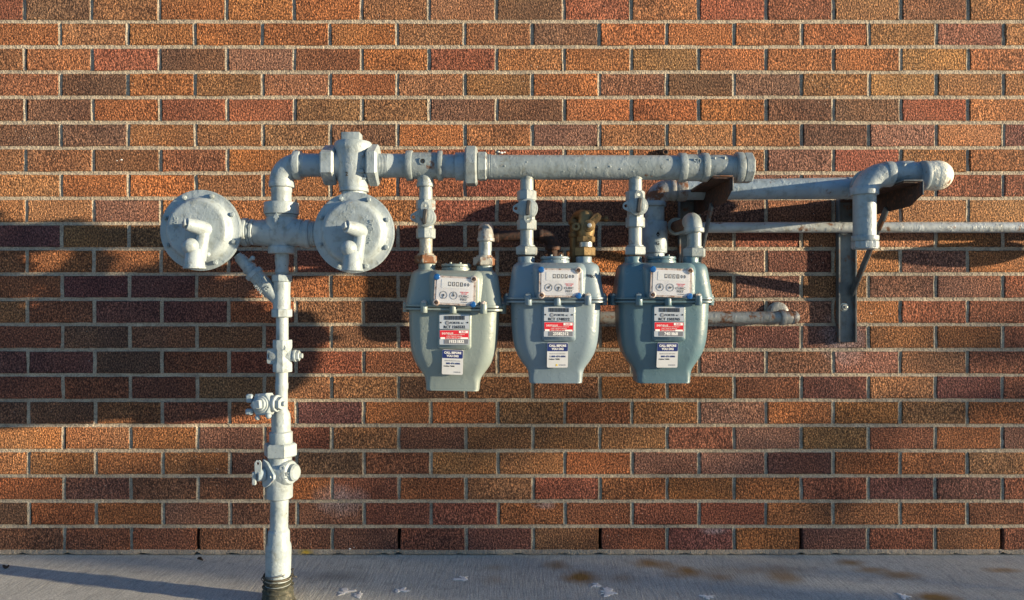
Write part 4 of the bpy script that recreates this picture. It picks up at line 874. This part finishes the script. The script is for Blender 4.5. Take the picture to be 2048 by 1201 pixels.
# ------------------------------------------------------------------ wall brackets
def bracket(X, Z, label):
    t = thing('wall_bracket', label, 'bracket', (X, 0, Z), 'steel pipe brackets bolted to the wall')
    L_ = .372
    mb = MB(); mb.box(Vector((X-.004, -.004, Z-.205)), .054, .005, .43, .0008); mb.box(Vector((X+.0215, -.0125, Z-.205)), .005, .018, .43, .0008); mb.box(Vector((X-.0285, -.0125, Z-.205)), .005, .018, .43, .0008); obj('wall_leg', mb, M['bracket_paint'], t)
    mb = MB()
    prof_ = [(0, -.052), (-L_*.86, -.052), (-L_, -.030), (-L_, 0), (0, 0)]
    mb.rings([[Vector((X+dx, y, Z+z)) for y, z in prof_] for dx in (.016, .021)])
    mb.box(Vector((X-.0025, -L_/2, Z+.0025)), .047, L_, .005, .0008)
    obj('arm', mb, M['rust_dark'], t)
    mb = MB(); mb.box(Vector((X-.0025, -L_/2-.002, Z+.0065)), .049, L_+.004, .003, .0006); mb.box(Vector((X+.0228, -L_-.0002, Z-.013)), .003, .006, .034, .0006); obj('arm_edge', mb, M['bracket_paint'], t)
    mb = MB(); a = Vector((X+.013, -.215, Z-.045)); b = Vector((X+.013, -.012, Z-.275)); Mx, L = fr(a, b)
    mb.box(Mx @ Matrix.Translation((0, 0, L/2)), .006, .022, L, .0008); obj('strut', mb, M['bracket_paint'], t)
    for dz in (-.085, -.315):
        q = Vector((X-.008, -.0065, Z+dz)); mb = MB(); mb.cyl(q, q-Y_*.002, .013, 20); mb.hexnut(q-Y_*.002, q-Y_*.009, .009, ph=dz*9); mb.cyl(q-Y_*.009, q-Y_*.016, .0045, 12, ch=.001); obj('bolt', mb, M['steel'], t, 25)
    return t
bracket(P(1840, 360, .372).x-.016, 1.0635, 'rusty angle iron bracket under the elbow with the round cap')
bracket(P(1460, 352, .372).x-.016, 1.0745, 'rusty angle iron bracket under the end of the thick manifold pipe')

# ------------------------------------------------------------------ rear pipe
wo = .115; s = S(wo)
t = thing('rear_pipe', 'thick blue grey pipe lying behind the two brackets near the wall', 'pipe', P(1500, 378, wo))
mb = MB(); h_lathe(mb, (381, 1340, 377, 1700), [(1350, 20), (1380, 20), (1715, 21.5)], o=wo, seg=40); obj('pipe', mb, M['paint3'], t)
mb = MB(); h_lathe(mb, 377, band(1692, 1697, 22.6, 1), o=wo); h_lathe(mb, 377, [(1696, 21.9), (1722, 21.9)], o=wo); obj('coupling', mb, M['paint3'], t)
mb = MB(); h_lathe(mb, 381, band(1339, 1349, 24.5), o=wo); h_lathe(mb, 381, band(1352, 1372, 22.5), o=wo); obj('collar', mb, M['grey_rust'], t)
e = P(1308, 382, wo); rb = 30*s
mb = MB(); mb.tube([P(1342, 382, wo), e+X_*rb]+[e+(X_*rb)*(1-math.sin(a))+(-Z_*rb)*(1-math.cos(a)) for a in [math.pi/2*i/10 for i in range(11)]], 22.5*s, 28); obj('elbow', mb, M['grey_rust'], t)
mb = MB(); v_lathe(mb, 1308, vband(404, 414, 24), o=wo); obj('elbow_lip', mb, M['paint3'], t)
mb = MB(); v_lathe(mb, 1309, [(600, 19.5), (410, 19.5)], o=wo); obj('pipe', mb, M['paint3'], t)
mb = MB(); v_lathe(mb, 1309, vband(444, 507, 24.5), o=wo); obj('coupling', mb, M['paint3'], t)
text('lettering', '◊', face(P(1311, 472, wo)-Y_*24.8*s), .02, M['gap'], t, 0, .001); text('lettering', 'G', face(P(1311, 489, wo)-Y_*24.8*s), .014, M['gap'], t, 0, .001)
mb = MB(); q = P(1309, 600, wo); mb.tube([q, q-Z_*.03, Vector((q.x, -.07, q.z-.05)), Vector((q.x, .02, q.z-.052))], .0285, 20); obj('wall_bend', mb, M['paint3'], t)
a = P(1718, 377, wo); oF = .30; b = P(1732, 362, oF)
mb = MB(); mb.ball(a, 22.5*s); mb.tube([a, a.lerp(b, .5), b+Y_*.01], .029, 22); obj('forward_pipe', mb, M['paint3'], t)

# ------------------------------------------------------------------ drip leg with elbow and round cap
o_ = .315; s = S(o_)
t = thing('drip_leg', 'painted elbow with capped downward pipe and round end on the right bracket', 'pipe', P(1730, 499, o_))
e = P(1729, 350, o_); rb = P(1772, 350, o_).x-e.x
mb = MB(); pts = [P(1729, 386, o_), e-Z_*rb*.78]
pts = [P(1729, 388, o_)]+[e+(-Z_*rb*.86)*(1-math.sin(a))+X_*rb*(1-math.cos(a)) for a in [math.pi/2*i/12 for i in range(13)]]
mb.tube(pts, 24.3*s, 32); obj('elbow', mb, M['paint'], t)
mb = MB(); v_lathe(mb, 1728.5, vband(375, 391, 27), o=o_); obj('elbow_lip', mb, M['paint3'], t)
mb = MB(); h_lathe(mb, 349, band(1767, 1783, 25.5, 2), o=o_); obj('elbow_lip', mb, M['paint'], t)
mb = MB(); v_lathe(mb, 1729, [(478, 21.8), (388, 21.8)], o=o_); obj('pipe', mb, M['paint'], t)
mb = MB(); v_lathe(mb, 1730, vband(472, 483, 25.5)+vband(483.1, 499, 24.2, 3), o=o_); v_lathe(mb, 1730, vband(472, 482, 25.8), o=o_); vhex(mb, 1730, 482, 498, 24.6, o=o_, n=8, ph=.5); obj('end_cap', mb, M['paint'], t, 25)
mb = MB(); h_lathe(mb, 345, [(1780, 20), (1792, 20.5), (1796, 22.5), (1822, 22.5), (1828, 20.5), (1850, 19.5)], o=o_); obj('nipple', mb, M['paint3'], t)
q = P(1809, 338, o_)-Y_*.022
mb = MB(); mb.tube([q+Vector((.016*math.cos(a), -.002, .012*math.sin(a))) for a in [math.pi*.75+1.35*math.pi*i/14 for i in range(15)]], .0045, 10); mb.ball(q+Vector((.004, .004, -.004)), .014, (1, .6, .9)); obj('saddle_boss', mb, M['paint'], t)
mb = MB(); c = P(1872, 352, o_+.015); s2 = S(o_+.015)
mb.tube([c-X_*30*s2, c-X_*24*s2, c-X_*8*s2], [26*s2, 28*s2, 29.5*s2], 30); mb.ball(c, 30.5*s2, (1.02, 1, .98), 32, 20); obj('round_cap', mb, mat_paint('white_paint_rust_below', (.68, .70, .62), (.60, .62, .56), rust=.14, lump=1.2), t)
mb = MB(); mb.cyl(c-X_*31*s2, c-X_*22*s2, 30*s2, 30, ch=.002); obj('cap_lip', mb, M['paint'], t)

# ------------------------------------------------------------------ unseen leaf screen, added off to the right to dim the wall's foot and pavement
def leaf_shade_screen():
    rnd = random.Random(11); az = R(SUN_AZ); d = Vector((math.cos(az), -math.sin(az), 0)); n = Vector((-math.sin(az), -math.cos(az), 0)); L = 10.5
    rise = L*math.tan(R(SUN_EL)); mb = MB()
    def leaf(p, h, l):
        a = d*(L+l)+n*p; c = Vector((a.x, a.y, h)); q = Matrix.Rotation(rnd.uniform(0, 6.28), 4, 'Z') @ Matrix.Rotation(rnd.uniform(-1.2, 1.2), 4, 'X'); r = rnd.uniform(.016, .034)
        mb.add([c+(q @ Vector(v)) for v in ((-r, 0, -r*1.6), (r*.9, .004, 0), (0, 0, r*1.7), (-r*1.1, -.003, .2*r))], [(0, 1, 2, 3)])
    for _ in range(950):
        p = rnd.uniform(.0, .40); h = rnd.uniform(0, rise+.42)
        leaf(p, h, rnd.uniform(-.3, .3))
    for _ in range(2500):
        p = rnd.uniform(-1.5, .1); h = rnd.uniform(0, rise+.80)*rnd.random()**.12
        leaf(p, h, rnd.uniform(-.3, .3))
    for _ in range(60):
        p = rnd.uniform(-1.5, .38); a = d*L+n*p; mb.tube([Vector((a.x, a.y, -.01)), Vector((a.x+rnd.uniform(-.1, .1), a.y+rnd.uniform(-.1, .1), rise*rnd.uniform(.6, 1.1)))], [.008, .003], 5)
    o = obj('leaf_shade_screen', mb, mat_simple('shade_screen_leaf', (.05, .075, .03), .6, 0, .4, 9), None, 0); o['kind'] = 'stuff'
leaf_shade_screen()

# ------------------------------------------------------------------ small things
mb = MB(); q = P(1329, 306, 0); mb.lathe(face(q), [(-.01, .011), (.006, .011), (.010, .008)], 16); mb.tube([q-Y_*.008+Vector((.007*math.cos(a), -.003, .007*math.sin(a))) for a in [2*math.pi*i/12 for i in range(13)]], .0018, 6)
tag(obj('wall_anchor', mb, M['rust'], None), 'small round rusty anchor in the mortar just above the manifold', 'anchor')
def splat(px, py, size, seed, label, shape=0):
    rnd = random.Random(seed); c = G(px, py); mb = MB(); n = 40
    spikes = [(rnd.uniform(0, 6.28), rnd.choice((.3, .5, .9)), rnd.uniform(.10, .3)) for _ in range(3)]
    def blob(cx, cy, r, nn, sp):
        out = []
        for i in range(nn):
            a = 2*math.pi*i/nn; rr_ = r*max(.3, .95+1.5*noise.noise(Vector((math.cos(a)*1.3, math.sin(a)*1.3, seed)))+.35*noise.noise(Vector((math.cos(a)*7, math.sin(a)*7, seed))))
            for sa, sl_, sw in sp:
                d = abs((a-sa+math.pi) % (2*math.pi)-math.pi); rr_ += r*sl_*max(0, 1-d/sw)
            out.append((cx+rr_*math.cos(a)*1.0, cy+rr_*math.sin(a)*1.0))
        return out
    mb.rings([[Vector((c.x+x, c.y+y, z)) for x, y in blob(0, 0, size*q_, 90, spikes)] for z, q_ in ((.0004, 1), (.0009, .98), (.0012, .8))])
    tag(obj('bird_dropping', mb, M['dropping'], None, 40), label, 'bird dropping', 'white bird droppings on the pavement')
splat(926, 1158, .018, 1, 'starry white bird dropping alone on the pavement under the left meter')
splat(690, 1185, .018, 2, 'white bird dropping on the pavement nearest the riser base')
splat(716, 1190, .013, 3, 'small white bird dropping beside the one nearest the riser')
splat(801, 1182, .014, 4, 'brown flecked white bird dropping left of the starry one')
splat(1192, 1171, .012, 5, 'small white bird dropping touching the large one near the rust spot')
splat(1219, 1184, .020, 6, 'largest white bird dropping, just below the strongest rust spot')
splat(1415, 1194, .014, 7, 'white bird dropping below the right meter at the lower edge')
splat(1806, 1192, .015, 8, 'rightmost white bird dropping beside the long rust streak')
for k, (x, y, a) in enumerate(((12, 1137, .2), (400, 1121, 1.9))):
    c = G(x, y); mb = MB(); mb.rings([[c+Vector((.011*math.cos(u+a)*q_, .006*math.sin(u)*q_, z+.003*math.cos(2*u))) for u in [2*math.pi*i/14 for i in range(14)]] for z, q_ in ((.003, .9), (.005, 1), (.008, .6))])
    tag(obj('dead_leaf', mb, M['leaf']), ('tiny curled dark leaf at the left edge of the pavement', 'tiny dark leaf at the foot of the wall near the open joint')[k], 'leaf')
mb = MB()
for (x, y, r_) in ((997, 304, .003), (1003, 306, .004), (1009, 305, .0025), (234, 322, .0022), (243, 320, .003), (1742, 627, .002), (1780, 628, .0016), (1915, 631, .002), (700, 1098, .003), (708, 1095, .002), (1365, 1060, .002)):
    mb.ball(P(x, y, -.0005), r_, (1.4, .35, .8), 10, 6)
o = obj('paint_splashes', mb, M['dropping'], wall); o['kind'] = 'stuff'
